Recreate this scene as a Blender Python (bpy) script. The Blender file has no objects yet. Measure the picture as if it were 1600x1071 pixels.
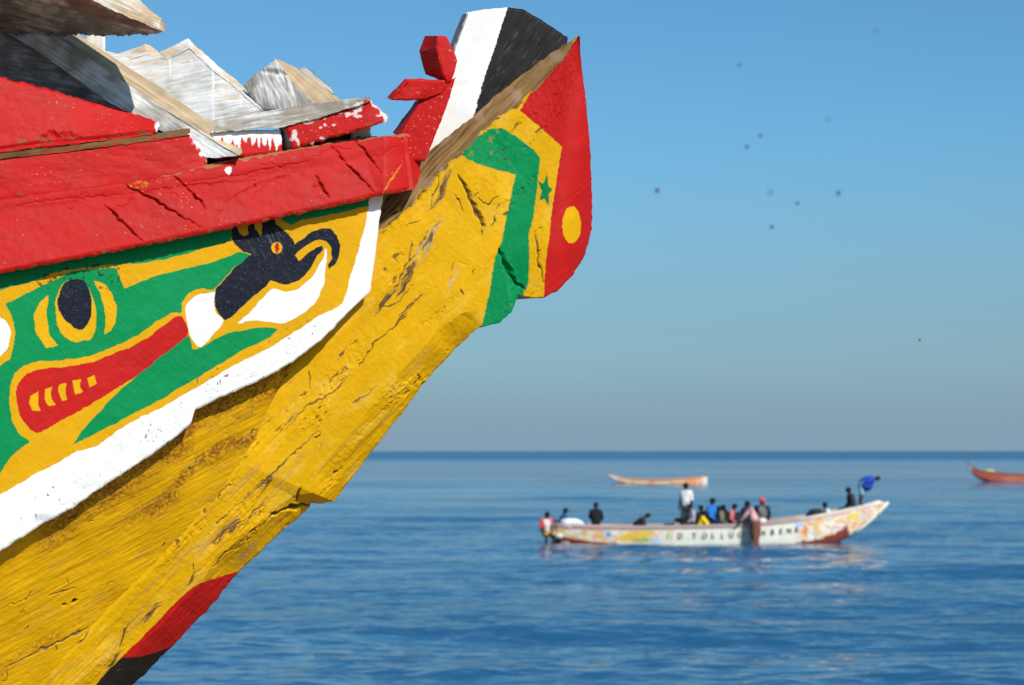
import bpy, bmesh, math, random
import numpy as np

scene = bpy.context.scene
COL = scene.collection

# ------------------------------------------------------------------ camera
F = 70.0 / 36.0 * 1600.0          # focal length in photo pixels
HX, HY, ZC = 800.0, 705.0, 3.4    # horizon point and eye height above the sea
D0 = 5.185                        # metres to the bow of the near boat
cam = bpy.data.cameras.new('camera')
cam.lens = 70.0
cam.sensor_width = 36.0
cam.shift_y = (705.0 - 535.5) / 1600.0
cam.clip_start = 0.1
cam.clip_end = 90000.0
cam.dof.use_dof = True
cam.dof.focus_distance = 5.12
cam.dof.aperture_fstop = 6.8
cam_o = bpy.data.objects.new('camera', cam)
cam_o.location = (0, 0, ZC)
cam_o.rotation_euler = (math.radians(90), 0, 0)
COL.objects.link(cam_o)
scene.camera = cam_o

# ------------------------------------------------------------------ sky and sun
SUN_AZ, SUN_EL = math.radians(31), math.radians(37)   # right of straight-behind, height
world = bpy.data.worlds.new('World')
scene.world = world
world.use_nodes = True
wn = world.node_tree
wn.nodes.clear()
w_out = wn.nodes.new('ShaderNodeOutputWorld')
w_bg = wn.nodes.new('ShaderNodeBackground')
sky = wn.nodes.new('ShaderNodeTexSky')
sky.sky_type = 'NISHITA'
sky.sun_disc = False
sky.sun_elevation = SUN_EL
sky.sun_rotation = math.pi - SUN_AZ
sky.altitude = 0.0
sky.air_density = 1.0
sky.dust_density = 1.0
sky.ozone_density = 10.0
w_bg.inputs['Strength'].default_value = 0.115
# grade of the clear sky, and the grey-blue sea haze that lies along the whole horizon
w_tint = wn.nodes.new('ShaderNodeMix')
w_tint.data_type = 'RGBA'
w_tint.blend_type = 'MULTIPLY'
w_tint.inputs['Factor'].default_value = 1.0
w_tint.inputs['B'].default_value = (0.91, 1.17, 1.03, 1)
wn.links.new(sky.outputs['Color'], w_tint.inputs['A'])
w_tc = wn.nodes.new('ShaderNodeTexCoord')
w_sep = wn.nodes.new('ShaderNodeSeparateXYZ')
wn.links.new(w_tc.outputs['Generated'], w_sep.inputs['Vector'])
w_ramp = wn.nodes.new('ShaderNodeValToRGB')
w_ramp.color_ramp.interpolation = 'EASE'
w_ramp.color_ramp.elements[0].position = 0.0
w_ramp.color_ramp.elements[0].color = (0.95, 0.95, 0.95, 1)
w_ramp.color_ramp.elements[1].position = 0.17
w_ramp.color_ramp.elements[1].color = (0, 0, 0, 1)
e = w_ramp.color_ramp.elements.new(0.05)
e.color = (0.55, 0.55, 0.55, 1)
wn.links.new(w_sep.outputs['Z'], w_ramp.inputs['Fac'])
w_haze = wn.nodes.new('ShaderNodeMix')
w_haze.data_type = 'RGBA'
w_haze.inputs['B'].default_value = (2.05, 3.0, 4.0, 1)
wn.links.new(w_ramp.outputs['Color'], w_haze.inputs['Factor'])
wn.links.new(w_tint.outputs['Result'], w_haze.inputs['A'])
wn.links.new(w_haze.outputs['Result'], w_bg.inputs['Color'])
wn.links.new(w_bg.outputs['Background'], w_out.inputs['Surface'])

sun = bpy.data.lights.new('sun', 'SUN')
sun.energy = 5.0
sun.angle = math.radians(0.53)
sun.color = (1.0, 0.95, 0.87)
sun_o = bpy.data.objects.new('sun', sun)
sun_o.rotation_euler = (math.pi / 2 - SUN_EL, 0, SUN_AZ)
COL.objects.link(sun_o)

scene.view_settings.view_transform = 'Standard'
scene.view_settings.look = 'None'
scene.view_settings.exposure = 0.0
scene.view_settings.gamma = 1.0
scene.view_settings.use_curve_mapping = False
scene.cycles.max_bounces = 6
scene.cycles.use_denoising = True

# ------------------------------------------------------------------ helpers
rng = np.random.default_rng(7)
random.seed(7)


def PW(px, py, Y):
    """photo pixel + metres from the lens -> world point"""
    px, py, Y = np.broadcast_arrays(np.asarray(px, float), np.asarray(py, float), np.asarray(Y, float))
    return np.stack([(px - HX) * Y / F, Y, ZC - (py - HY) * Y / F], -1)


def hash2(ix, iy, seed):
    h = (ix.astype(np.int64) * 374761393 + iy.astype(np.int64) * 668265263 + seed * 974634541) & 0xFFFFFFFF
    h = ((h ^ (h >> 13)) * 1274126177) & 0xFFFFFFFF
    h = ((h ^ (h >> 16)) * 2246822519) & 0xFFFFFFFF
    h ^= h >> 15
    return (h & 0xFFFFFF) / float(0xFFFFFF)


def vnoise(x, y, seed=0):
    ix, iy = np.floor(x), np.floor(y)
    fx, fy = x - ix, y - iy
    fx = fx * fx * fx * (fx * (fx * 6 - 15) + 10)
    fy = fy * fy * fy * (fy * (fy * 6 - 15) + 10)
    a, b = hash2(ix, iy, seed), hash2(ix + 1, iy, seed)
    c, d = hash2(ix, iy + 1, seed), hash2(ix + 1, iy + 1, seed)
    return ((a * (1 - fx) + b * fx) * (1 - fy) + (c * (1 - fx) + d * fx) * fy) * 2 - 1


def fbm(x, y, seed=0, octv=4, gain=0.5):
    s, a, t = 0.0, 1.0, 0.0
    for i in range(octv):
        s = s + a * vnoise(x * 2.03 ** i + 17.3 * i, y * 2.03 ** i - 9.1 * i, seed + i * 31)
        t += a
        a *= gain
    return s / t


def rot(px, py, deg):
    c, s = math.cos(math.radians(deg)), math.sin(math.radians(deg))
    return px * c + py * s, -px * s + py * c      # along, across


def sstep(a, b, x):
    t = np.clip((x - a) / (b - a), 0, 1)
    return t * t * (3 - 2 * t)


def catmull(pts, closed=True, n=5):
    p = np.asarray(pts, float)
    m = len(p)
    out = []
    rngi = range(m) if closed else range(m - 1)
    for i in rngi:
        if closed:
            p0, p1, p2, p3 = p[i - 1], p[i], p[(i + 1) % m], p[(i + 2) % m]
        else:
            p0, p1, p2, p3 = p[max(i - 1, 0)], p[i], p[i + 1], p[min(i + 2, m - 1)]
        for k in range(n):
            t = k / n
            out.append(0.5 * ((2 * p1) + (-p0 + p2) * t + (2 * p0 - 5 * p1 + 4 * p2 - p3) * t * t + (-p0 + 3 * p1 - 3 * p2 + p3) * t ** 3))
    if not closed:
        out.append(p[-1])
    return np.array(out)


def inpoly(x, y, poly):
    poly = np.asarray(poly, float)
    m = (x >= poly[:, 0].min()) & (x <= poly[:, 0].max()) & (y >= poly[:, 1].min()) & (y <= poly[:, 1].max())
    res = np.zeros(x.shape, bool)
    xs, ys = x[m], y[m]
    if xs.size == 0:
        return res
    ins = np.zeros(xs.shape, bool)
    j = len(poly) - 1
    for i in range(len(poly)):
        xi, yi = poly[i]
        xj, yj = poly[j]
        if yi != yj:
            ins ^= ((yi > ys) != (yj > ys)) & (xs < (xj - xi) * (ys - yi) / (yj - yi) + xi)
        j = i
    res[m] = ins
    return res


def crop(ox, oy, s, pts):
    return [(ox + x / s, oy + y / s) for x, y in pts]


def seg_dist(x, y, pts, reach):
    """distance to a polyline and the running position 0..1 along it"""
    pts = np.asarray(pts, float)
    best = np.full(x.shape, 1e9)
    tt = np.zeros(x.shape)
    m = (x > pts[:, 0].min() - reach) & (x < pts[:, 0].max() + reach) & (y > pts[:, 1].min() - reach) & (y < pts[:, 1].max() + reach)
    xs, ys = x[m], y[m]
    if xs.size == 0:
        return best, tt
    b = np.full(xs.shape, 1e9)
    t_ = np.zeros(xs.shape)
    n = len(pts) - 1
    for i in range(n):
        ax, ay = pts[i]
        bx_, by_ = pts[i + 1]
        dx, dy = bx_ - ax, by_ - ay
        t = np.clip(((xs - ax) * dx + (ys - ay) * dy) / (dx * dx + dy * dy + 1e-9), 0, 1)
        dd = np.hypot(xs - ax - t * dx, ys - ay - t * dy)
        k = dd < b
        b = np.where(k, dd, b)
        t_ = np.where(k, (i + t) / n, t_)
    best[m] = b
    tt[m] = t_
    return best, tt


def dents(px, py, deg, sx, sy, n, box, seed):
    """adze-cut hollows: squared distance to the nearest of n scattered centres"""
    r = np.random.default_rng(seed)
    cx = r.uniform(box[0], box[2], n)
    cy = r.uniform(box[1], box[3], n)
    ca, cb = rot(cx, cy, deg)
    a, b = rot(px, py, deg)
    a, b, ca, cb = a / sx, b / sy, ca / sx, cb / sy
    out = np.empty(a.size)
    af, bf = a.ravel(), b.ravel()
    for i in range(0, af.size, 20000):
        d2 = (af[i:i + 20000, None] - ca) ** 2 + (bf[i:i + 20000, None] - cb) ** 2
        out[i:i + 20000] = d2.min(1)
    return np.minimum(out.reshape(px.shape), 2.0)


def link(o, parent=None):
    COL.objects.link(o)
    if parent is not None:
        o.parent = parent
        o.matrix_parent_inverse = parent.matrix_world.inverted() if False else o.matrix_parent_inverse
    return o


def tag(o, label=None, cat=None, group=None, kind=None):
    if label: o['label'] = label
    if cat: o['category'] = cat
    if group: o['group'] = group
    if kind: o['kind'] = kind
    return o


def empty(name, loc=(0, 0, 0)):
    o = bpy.data.objects.new(name, None)
    o.location = loc
    o.empty_display_size = 0.2
    COL.objects.link(o)
    return o


def raw_mesh(name, verts, faces, cols=None, mat=None, parent=None, smooth=True, flat_from=None):
    """verts in world space; the object keeps its parent's origin"""
    v = np.asarray(verts, np.float32).copy()
    if parent is not None:
        off = np.array(parent.location, np.float32)
        pp = parent.parent
        while pp is not None:
            off = off + np.array(pp.location, np.float32)
            pp = pp.parent
        v -= off
    me = bpy.data.meshes.new(name)
    f4 = [f for f in faces if len(f)]
    allf = np.concatenate([np.asarray(f, np.int32).ravel() for f in f4])
    tot = np.concatenate([np.full(len(f), np.asarray(f).shape[1], np.int32) for f in f4])
    me.vertices.add(len(v))
    me.vertices.foreach_set('co', v.ravel())
    me.loops.add(len(allf))
    me.loops.foreach_set('vertex_index', allf)
    me.polygons.add(len(tot))
    st = np.concatenate([[0], np.cumsum(tot)[:-1]]).astype(np.int32)
    me.polygons.foreach_set('loop_start', st)
    me.polygons.foreach_set('loop_total', tot)
    sm = np.full(len(tot), smooth, bool)
    me.polygons.foreach_set('use_smooth', sm)
    me.update(calc_edges=True)
    me.validate()
    if cols is not None:
        ca = me.color_attributes.new('Col', 'FLOAT_COLOR', 'POINT')
        c4 = np.ones((len(v), 4), np.float32)
        c4[:, :3] = cols
        ca.data.foreach_set('color', c4.ravel())
    if mat is not None:
        me.materials.append(mat)
    o = bpy.data.objects.new(name, me)
    COL.objects.link(o)
    if parent is not None:
        o.parent = parent
    return o


# ------------------------------------------------------------------ materials
def new_mat(name):
    m = bpy.data.materials.new(name)
    m.use_nodes = True
    nt = m.node_tree
    b = nt.nodes['Principled BSDF']
    return m, nt, b


def N(nt, kind, **kw):
    n = nt.nodes.new(kind)
    for k, v in kw.items():
        if k in n.inputs:
            n.inputs[k].default_value = v
        else:
            setattr(n, k, v)
    return n


def col_mat(name, rough=0.45, spec=0.5, fine=260.0, bump=0.12, dist=0.002, vary=0.10, coat=0.0, blotch=9.0):
    """paint or timber: colour from the 'Col' attribute, grain, gloss and fine relief from noise"""
    m, nt, b = new_mat(name)
    L = nt.links
    at = N(nt, 'ShaderNodeAttribute', attribute_name='Col')
    tc = N(nt, 'ShaderNodeTexCoord')
    n1 = N(nt, 'ShaderNodeTexNoise', Scale=blotch, Detail=5.0, Roughness=0.6)
    n2 = N(nt, 'ShaderNodeTexNoise', Scale=fine, Detail=3.0, Roughness=0.6)
    L.new(tc.outputs['Object'], n1.inputs['Vector'])
    L.new(tc.outputs['Object'], n2.inputs['Vector'])
    mr = N(nt, 'ShaderNodeMapRange')
    mr.inputs['From Min'].default_value = 0.3
    mr.inputs['From Max'].default_value = 0.7
    mr.inputs['To Min'].default_value = 1 - vary
    mr.inputs['To Max'].default_value = 1 + vary * 0.6
    L.new(n1.outputs['Fac'], mr.inputs['Value'])
    mx = N(nt, 'ShaderNodeMix', data_type='RGBA', blend_type='MULTIPLY')
    mx.inputs['Factor'].default_value = 1.0
    L.new(at.outputs['Color'], mx.inputs['A'])
    L.new(mr.outputs['Result'], mx.inputs['B'])
    L.new(mx.outputs['Result'], b.inputs['Base Color'])
    rr = N(nt, 'ShaderNodeMapRange')
    rr.inputs['To Min'].default_value = rough - 0.12
    rr.inputs['To Max'].default_value = rough + 0.15
    L.new(n1.outputs['Fac'], rr.inputs['Value'])
    L.new(rr.outputs['Result'], b.inputs['Roughness'])
    b.inputs['Specular IOR Level'].default_value = spec
    b.inputs['Coat Weight'].default_value = coat
    b.inputs['Coat Roughness'].default_value = 0.14
    bp = N(nt, 'ShaderNodeBump')
    bp.inputs['Strength'].default_value = bump
    bp.inputs['Distance'].default_value = dist
    L.new(n2.outputs['Fac'], bp.inputs['Height'])
    L.new(bp.outputs['Normal'], b.inputs['Normal'])
    if coat:
        L.new(bp.outputs['Normal'], b.inputs['Coat Normal'])
    return m


M_PAINT = col_mat('boat_paint', rough=0.5, spec=0.10, fine=330, bump=0.28, dist=0.0015, vary=0.10)
M_WOOD = col_mat('raw_timber', rough=0.75, spec=0.25, fine=300, bump=0.5, dist=0.002, vary=0.18, blotch=14)
M_FAR = col_mat('distant_paint', rough=0.5, spec=0.4, fine=40, bump=0.1, vary=0.12, blotch=3)
M_CLOTH = col_mat('cloth_and_skin', rough=0.8, spec=0.2, fine=60, bump=0.15, vary=0.1, blotch=6)

# ------------------------------------------------------------------ sea
def build_sea():
    m, nt, b = new_mat('sea_water')
    L = nt.links
    tc = N(nt, 'ShaderNodeTexCoord')
    b.inputs['Base Color'].default_value = (0.014, 0.084, 0.178, 1)
    b.inputs['IOR'].default_value = 1.333
    b.inputs['Specular IOR Level'].default_value = 0.5
    mp = N(nt, 'ShaderNodeMapping')
    mp.inputs['Scale'].default_value = (0.5, 1.0, 1.0)
    L.new(tc.outputs['Object'], mp.inputs['Vector'])
    n1 = N(nt, 'ShaderNodeTexNoise', Scale=1.9, Detail=2.5, Roughness=0.5, Distortion=0.4)
    L.new(mp.outputs['Vector'], n1.inputs['Vector'])
    # cat's-paws: long streaks where the breeze ruffles the surface, and slicks between them
    mp2 = N(nt, 'ShaderNodeMapping')
    mp2.inputs['Scale'].default_value = (0.010, 0.034, 1.0)
    L.new(tc.outputs['Object'], mp2.inputs['Vector'])
    n2 = N(nt, 'ShaderNodeTexNoise', Scale=1.0, Detail=7.0, Roughness=0.68, Distortion=0.3)
    L.new(mp2.outputs['Vector'], n2.inputs['Vector'])
    def ramp(lo, hi):
        mr = N(nt, 'ShaderNodeMapRange', interpolation_type='SMOOTHSTEP')
        mr.inputs['From Min'].default_value = 0.38
        mr.inputs['From Max'].default_value = 0.62
        mr.inputs['To Min'].default_value = lo
        mr.inputs['To Max'].default_value = hi
        L.new(n2.outputs['Fac'], mr.inputs['Value'])
        return mr
    bp = N(nt, 'ShaderNodeBump')
    bp.inputs['Distance'].default_value = 0.21
    sx = N(nt, 'ShaderNodeSeparateXYZ')
    L.new(tc.outputs['Object'], sx.inputs['Vector'])
    off = N(nt, 'ShaderNodeMapRange', interpolation_type='SMOOTHSTEP')   # windier offshore
    off.inputs['From Min'].default_value = 420.0
    off.inputs['From Max'].default_value = 1000.0
    L.new(sx.outputs['Y'], off.inputs['Value'])
    def with_wind(src, top):
        mx = N(nt, 'ShaderNodeMix', data_type='FLOAT')
        L.new(off.outputs['Result'], mx.inputs['Factor'])
        L.new(src.outputs['Result'], mx.inputs['A'])
        mx.inputs['B'].default_value = top
        return mx.outputs['Result']
    L.new(with_wind(ramp(0.42, 1.0), 1.0), bp.inputs['Strength'])
    L.new(n1.outputs['Fac'], bp.inputs['Height'])
    L.new(with_wind(ramp(0.02, 0.10), 0.30), b.inputs['Roughness'])
    L.new(bp.outputs['Normal'], b.inputs['Normal'])

    # rows get farther apart with distance; columns fan out from the shore
    ys = [17.0]
    while ys[-1] < 60000:
        y = ys[-1]
        ys.append(y + max(0.08, (0.75 if y < 260 else 1.4) * y * y / (ZC * F)) if y < 1500 else y * 1.35)
    ys = np.array(ys)
    ang = np.concatenate([np.linspace(-1.0, -0.34, 60, endpoint=False), np.linspace(-0.34, 0.34, 640), np.linspace(0.34, 1.0, 61)[1:]])
    Yg, Ag = np.meshgrid(ys, ang, indexing='ij')
    X = Yg * Ag
    sp = np.gradient(ys)[:, None] * np.ones_like(Ag)
    spx = Yg * 0.0011
    Z = np.zeros_like(X)
    r = np.random.default_rng(11)
    waves = []
    for k in range(70):
        lam = 0.55 * (14.0 / 0.55) ** (k / 69.0)
        th = r.normal(0, 0.20 if lam > 2.5 else 0.5)
        waves.append((lam, th, r.uniform(0, 6.283)))
    for lam, th, ph in waves:
        steep = 0.021 if lam < 2.5 else (0.020 if lam < 8 else 0.012)
        amp = steep * lam / 6.283
        kx, ky = math.sin(th) * 6.283 / lam, math.cos(th) * 6.283 / lam
        fade = sstep(1.8, 4.0, lam / (sp * abs(math.cos(th)) + spx * abs(math.sin(th)) + 1e-6))
        Z += amp * fade * np.sin(kx * X + ky * Yg + ph)
    env = 0.75 + 0.45 * fbm(X * 0.04, Yg * 0.09, 5, 3)
    Z *= np.clip(env, 0.25, 1.5)
    # a little sharper at the crests
    Z += 0.8 * Z * np.abs(Z)
    nr, nc = X.shape
    idx = np.arange(nr * nc).reshape(nr, nc)
    f = np.stack([idx[:-1, :-1], idx[:-1, 1:], idx[1:, 1:], idx[1:, :-1]], -1).reshape(-1, 4)
    o = raw_mesh('sea', np.stack([X, Yg, Z], -1).reshape(-1, 3), [f], None, m)
    tag(o, kind='structure')


build_sea()


def build_beach():
    m, nt, b = new_mat('sand')
    L = nt.links
    tc = N(nt, 'ShaderNodeTexCoord')
    n1 = N(nt, 'ShaderNodeTexNoise', Scale=1.3, Detail=8.0, Roughness=0.65)
    L.new(tc.outputs['Object'], n1.inputs['Vector'])
    cr = N(nt, 'ShaderNodeValToRGB')
    cr.color_ramp.elements[0].position = 0.3
    cr.color_ramp.elements[0].color = (0.22, 0.16, 0.10, 1)
    cr.color_ramp.elements[1].position = 0.75
    cr.color_ramp.elements[1].color = (0.36, 0.28, 0.18, 1)
    L.new(n1.outputs['Fac'], cr.inputs['Fac'])
    L.new(cr.outputs['Color'], b.inputs['Base Color'])
    b.inputs['Roughness'].default_value = 0.9
    bp = N(nt, 'ShaderNodeBump')
    bp.inputs['Strength'].default_value = 0.6
    bp.inputs['Distance'].default_value = 0.08
    L.new(n1.outputs['Fac'], bp.inputs['Height'])
    L.new(bp.outputs['Normal'], b.inputs['Normal'])
    xs = np.linspace(-60, 60, 161)
    ys = np.linspace(-40, 24, 121)
    X, Y = np.meshgrid(xs, ys)
    Z = np.interp(Y, [-40, -5, 8, 22, 24], [2.6, 1.85, 1.75, -0.12, -0.5]) + 0.05 * fbm(X * 0.4, Y * 0.4, 3, 3)
    nr, nc = X.shape
    idx = np.arange(nr * nc).reshape(nr, nc)
    f = np.stack([idx[:-1, :-1], idx[:-1, 1:], idx[1:, 1:], idx[1:, :-1]], -1).reshape(-1, 4)
    tag(raw_mesh('beach', np.stack([X, Y, Z], -1).reshape(-1, 3), [f], None, m), kind='structure')


build_beach()

# ================================================================== the near boat
# paint and timber colours (linear albedo)
YEL = np.array([0.60, 0.325, 0.002])
RED = np.array([0.42, 0.010, 0.009])
GRN = np.array([0.0, 0.205, 0.062])
NVY = np.array([0.007, 0.010, 0.020])
WHT = np.array([0.69, 0.69, 0.68])
BRN = np.array([0.27, 0.155, 0.060])
DBR = np.array([0.060, 0.028, 0.010])
GRY = np.array([0.34, 0.32, 0.29])
TAN = np.array([0.47, 0.35, 0.22])


def fill(px, c):
    return np.broadcast_to(np.asarray(c, float), px.shape + (3,)).copy()


def mixc(c, m, col):
    m = np.clip(m, 0, 1)[..., None]
    return c * (1 - m) + np.asarray(col) * m


def patch(st, res=1.6, dfun=None, disp=None, col=None, thick=0.0, inset=0.12, edge=None, bevel=(5.0, 0.004), rag=0.6, seed=1, smooth=False, far=D0):
    """a surface ruled between two outlines, given as photo pixels and depth beyond D0"""
    S = np.array([[a, b] for a, b in st], float)           # k,2,3
    if smooth:
        S = np.stack([catmull(S[:, 0], False, 6), catmull(S[:, 1], False, 6)], 1)
    ch = 0.5 * (np.hypot(*np.diff(S[:, 0, :2], axis=0).T) + np.hypot(*np.diff(S[:, 1, :2], axis=0).T))
    t = np.concatenate([[0], np.cumsum(ch)])
    nu = max(2, int(math.ceil(t[-1] / res)) + 1)
    tu = np.unique(np.concatenate([np.linspace(0, t[-1], nu), t]))
    A = np.stack([np.interp(tu, t, S[:, 0, k]) for k in range(3)], -1)
    B = np.stack([np.interp(tu, t, S[:, 1, k]) for k in range(3)], -1)
    ln = np.hypot(A[:, 0] - B[:, 0], A[:, 1] - B[:, 1])
    nv = max(2, int(math.ceil(ln.max() / res)) + 1)
    v = np.linspace(0, 1, nv)[:, None]
    G = A[None] * (1 - v[..., None]) + B[None] * v[..., None]
    px, py, d = G[..., 0], G[..., 1], G[..., 2]
    ed_v = np.minimum(v, 1 - v) * ln[None]
    ed_u = np.minimum(tu, tu[-1] - tu)[None] * np.ones_like(v)
    ed = np.minimum(ed_v, ed_u)
    if rag:
        w = np.exp(-ed / 7.0) * rag
        px = px + w * fbm(px / 9.0, py / 9.0, seed + 5, 3) * 2.2
        py = py + w * fbm(px / 9.0, py / 9.0, seed + 9, 3) * 2.2
    if dfun is not None:
        d = d + dfun(px, py, v, ed, (1 - v) * ln[None])
    pos = PW(px, py, far + d)
    h = np.zeros_like(px)
    if disp is not None:
        h = h + disp(px, py, ed)
    if bevel:
        q = np.clip(1 - ed / bevel[0], 0, 1)
        h = h - bevel[1] * q * q
    e1 = pos[0, -1] - pos[0, 0]
    e2 = pos[-1, 0] - pos[0, 0] + pos[-1, -1] - pos[0, -1]
    n = np.cross(e1, e2)
    n = n / (np.linalg.norm(n) + 1e-12)
    c = pos.reshape(-1, 3).mean(0)
    if np.dot(n, np.array([0, 0, ZC]) - c) < 0:
        n = -n
    pos = pos + h[..., None] * n
    cols = col(px, py, ed, v * np.ones_like(px)) if callable(col) else fill(px, col)
    R, C = px.shape
    idx = np.arange(R * C).reshape(R, C)
    f = np.stack([idx[:-1, :-1], idx[1:, :-1], idx[1:, 1:], idx[:-1, 1:]], -1).reshape(-1, 4)
    V, Fc, K = [pos.reshape(-1, 3)], [f], [cols.reshape(-1, 3)]
    base = R * C
    if thick:
        loop = np.concatenate([idx[0, :], idx[1:, -1], idx[-1, -2::-1], idx[-2:0:-1, 0]])
        fr = pos.reshape(-1, 3)[loop]
        lx, ly, ld = px.ravel()[loop], py.ravel()[loop], d.ravel()[loop]
        cu = np.concatenate([np.arange(C), np.full(R - 1, C - 1), np.arange(C - 2, -1, -1), np.zeros(R - 2, int)])
        mx_, my_ = px.mean(0)[cu], py.mean(0)[cu]
        gx, gy = px.mean(), py.mean()
        lx = lx + (mx_ - lx) * inset + np.clip((gx - lx) * 0.05, -12, 12)
        ly = ly + (my_ - ly) * inset + np.clip((gy - ly) * 0.05, -12, 12)
        bk = PW(lx, ly, far + ld + thick)
        k1 = cols.reshape(-1, 3)[loop] if edge is None else np.broadcast_to(np.asarray(edge), (len(loop), 3))
        n_ = len(loop)
        V += [fr, bk]
        K += [k1, k1]
        i = np.arange(n_)
        j = (i + 1) % n_
        Fc.append(np.stack([base + i, base + j, base + n_ + j, base + n_ + i], -1))
        # back: straight across from upper to lower outline
        ti = base + n_ + np.arange(C)
        bi = base + n_ + (C + R - 2) + np.arange(C)[::-1]
        Fc.append(np.stack([ti[:-1], ti[1:], bi[1:], bi[:-1]], -1))
        base += 2 * n_
    return np.concatenate(V), np.concatenate(Fc), np.concatenate(K)


def part(name, patches, mat, parent, label=None):
    V, Fs, K, o = [], [], [], 0
    for v, f, k in patches:
        V.append(v)
        Fs.append(f + o)
        K.append(k)
        o += len(v)
    ob = raw_mesh(name, np.concatenate(V), [np.concatenate(Fs)], np.concatenate(K), mat, parent)
    if label:
        ob['label'] = label
    return ob


def quad(a, b, c, d, **kw):
    """a,b along the upper outline, c,d below b,a; each (px, py, depth)"""
    return patch([(a, d), (b, c)], **kw)


def grain(px, py, deg, seed, amp=0.0012, fa=60.0, fc=5.0):
    a, b = rot(px, py, deg)
    return amp * (fbm(a / fa, b / fc, seed, 4) + 0.5 * fbm(a / (fa * .4), b / (fc * .35), seed + 3, 2))


class Cracks:
    def __init__(self, items):
        self.items = items     # (points, width px, depth m, colour or None)

    def disp(self, px, py):
        h = np.zeros_like(px)
        wx = px + 2.2 * vnoise(px / 8, py / 8, 71)
        wy = py + 2.2 * vnoise(px / 8, py / 8, 72)
        for pts, w, dep, c in self.items:
            dd, t = seg_dist(wx, wy, pts, w * 2 + 4)
            ww = w * (0.12 + 0.85 * np.sin(np.pi * np.clip(t, 0.02, 0.98))) * (0.8 + 0.5 * vnoise(px / 9, py / 9, 73)) + 0.25
            h -= dep * np.clip(1 - dd / ww, 0, 1) ** 0.7
        return h

    def paint(self, px, py, c0):
        wx = px + 2.2 * vnoise(px / 8, py / 8, 71)
        wy = py + 2.2 * vnoise(px / 8, py / 8, 72)
        for pts, w, dep, c in self.items:
            if c is None:
                continue
            dd, t = seg_dist(wx, wy, pts, w * 2 + 4)
            ww = w * (0.12 + 0.85 * np.sin(np.pi * np.clip(t, 0.02, 0.98))) * (0.8 + 0.5 * vnoise(px / 9, py / 9, 73)) + 0.25
            c0 = mixc(c0, 1 - sstep(0.45, 0.95, dd / ww), c)
        return c0


def random_cracks(n, box, deg, spread, seed, lmin=8, lmax=50, keep=None, colour=DBR, wmax=2.4):
    r = random.Random(seed)
    out = []
    while len(out) < n:
        x, y = r.uniform(box[0], box[2]), r.uniform(box[1], box[3])
        if keep and not keep(x, y):
            continue
        a = math.radians(deg + r.gauss(0, spread))
        l = r.uniform(lmin, lmax) * r.uniform(0.4, 1)
        pts = []
        for k in range(4):
            pts.append((x + math.cos(a) * l * k / 3, y + math.sin(a) * l * k / 3))
            a += r.gauss(0, 0.25)
        out.append((pts, r.uniform(1.0, wmax), r.uniform(0.0015, 0.004), colour if r.random() < 0.75 else None))
    return out


boat = empty('painted_pirogue', tuple(PW(300, 1665, D0)))
tag(boat, 'brightly painted yellow wooden boat bow with red rails, filling the left foreground', 'boat')

C3 = lambda p: crop(580, 0, 3.9975, p)
C4 = lambda p: crop(580, 220, 3.57, p)
C5 = lambda p: crop(0, 200, 3.9975, p)
C6 = lambda p: crop(0, 430, 3.9675, p)
C7 = lambda p: crop(280, 290, 3.967, p)
CL = lambda p: crop(0, 680, 2.74, p)
C2 = lambda p: crop(300, 60, 3.9675, p)

# ---------------------------------------------------------------- stem
stem_st = [
    ((-420, 1580, -0.02), (-330, 1640, 0.20)),
    ((-60, 1195, -0.02), (100, 1195, 0.12)),
    ((60, 1071, -0.03), (210, 1071, 0.09)),
    ((160, 962, -0.02), (271, 1010, 0.08)),
    ((232, 890, -0.02), (322, 957, 0.07)),
    ((290, 830, -0.02), (372, 898, 0.06)),
    ((345, 770, -0.015), (440, 832, 0.06)),
    ((368, 735, -0.015), (489, 788, 0.05)),
    ((374, 722, -0.015), (522, 783, 0.04)),
    ((425, 605, -0.01), (571, 720, 0.02)),
    ((470, 555, 0.0), (612, 668, 0.0)),
    ((520, 500, 0.0), (662, 603, 0.0)),
    ((560, 440, 0.0), (714, 546, 0.0)),
    ((578, 400, 0.0), (752, 511, 0.0)),
    ((586, 370, 0.0), (759, 512, 0.0)),
    ((592, 350, 0.0), (783, 506, 0.0)),
    ((596, 335, 0.0), (800, 490, 0.0)),
    ((600, 322, 0.0), (812, 463, 0.0)),
    ((604, 310, 0.0), (817, 465, 0.0)),
    ((648, 264, 0.01), (850, 467, 0.0)),
    ((668, 240, 0.01), (873, 455, 0.0)),
    ((700, 215, 0.01), (898, 430, 0.0)),
    ((742, 183, 0.02), (916, 400, 0.0)),
    ((776, 152, 0.02), (926, 358, 0.0)),
    ((814, 120, 0.02), (927, 310, 0.0)),
    ((850, 94, 0.02), (923, 220, 0.0)),
    ((884, 68, 0.02), (914, 140, 0.0)),
    ((903, 57, 0.02), (907, 58, 0.0)),
]
WOOD_Y = lambda px: np.interp(px, [590, 596, 635, 658, 680, 719, 740, 775, 815, 850, 880, 906], [370, 364, 330, 308, 283, 246, 222, 192, 164, 130, 94, 57])
RED_X = lambda py: np.interp(py, [57, 172, 231, 268, 321, 388, 470], [889, 881, 878, 871, 863, 856, 848])


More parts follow.
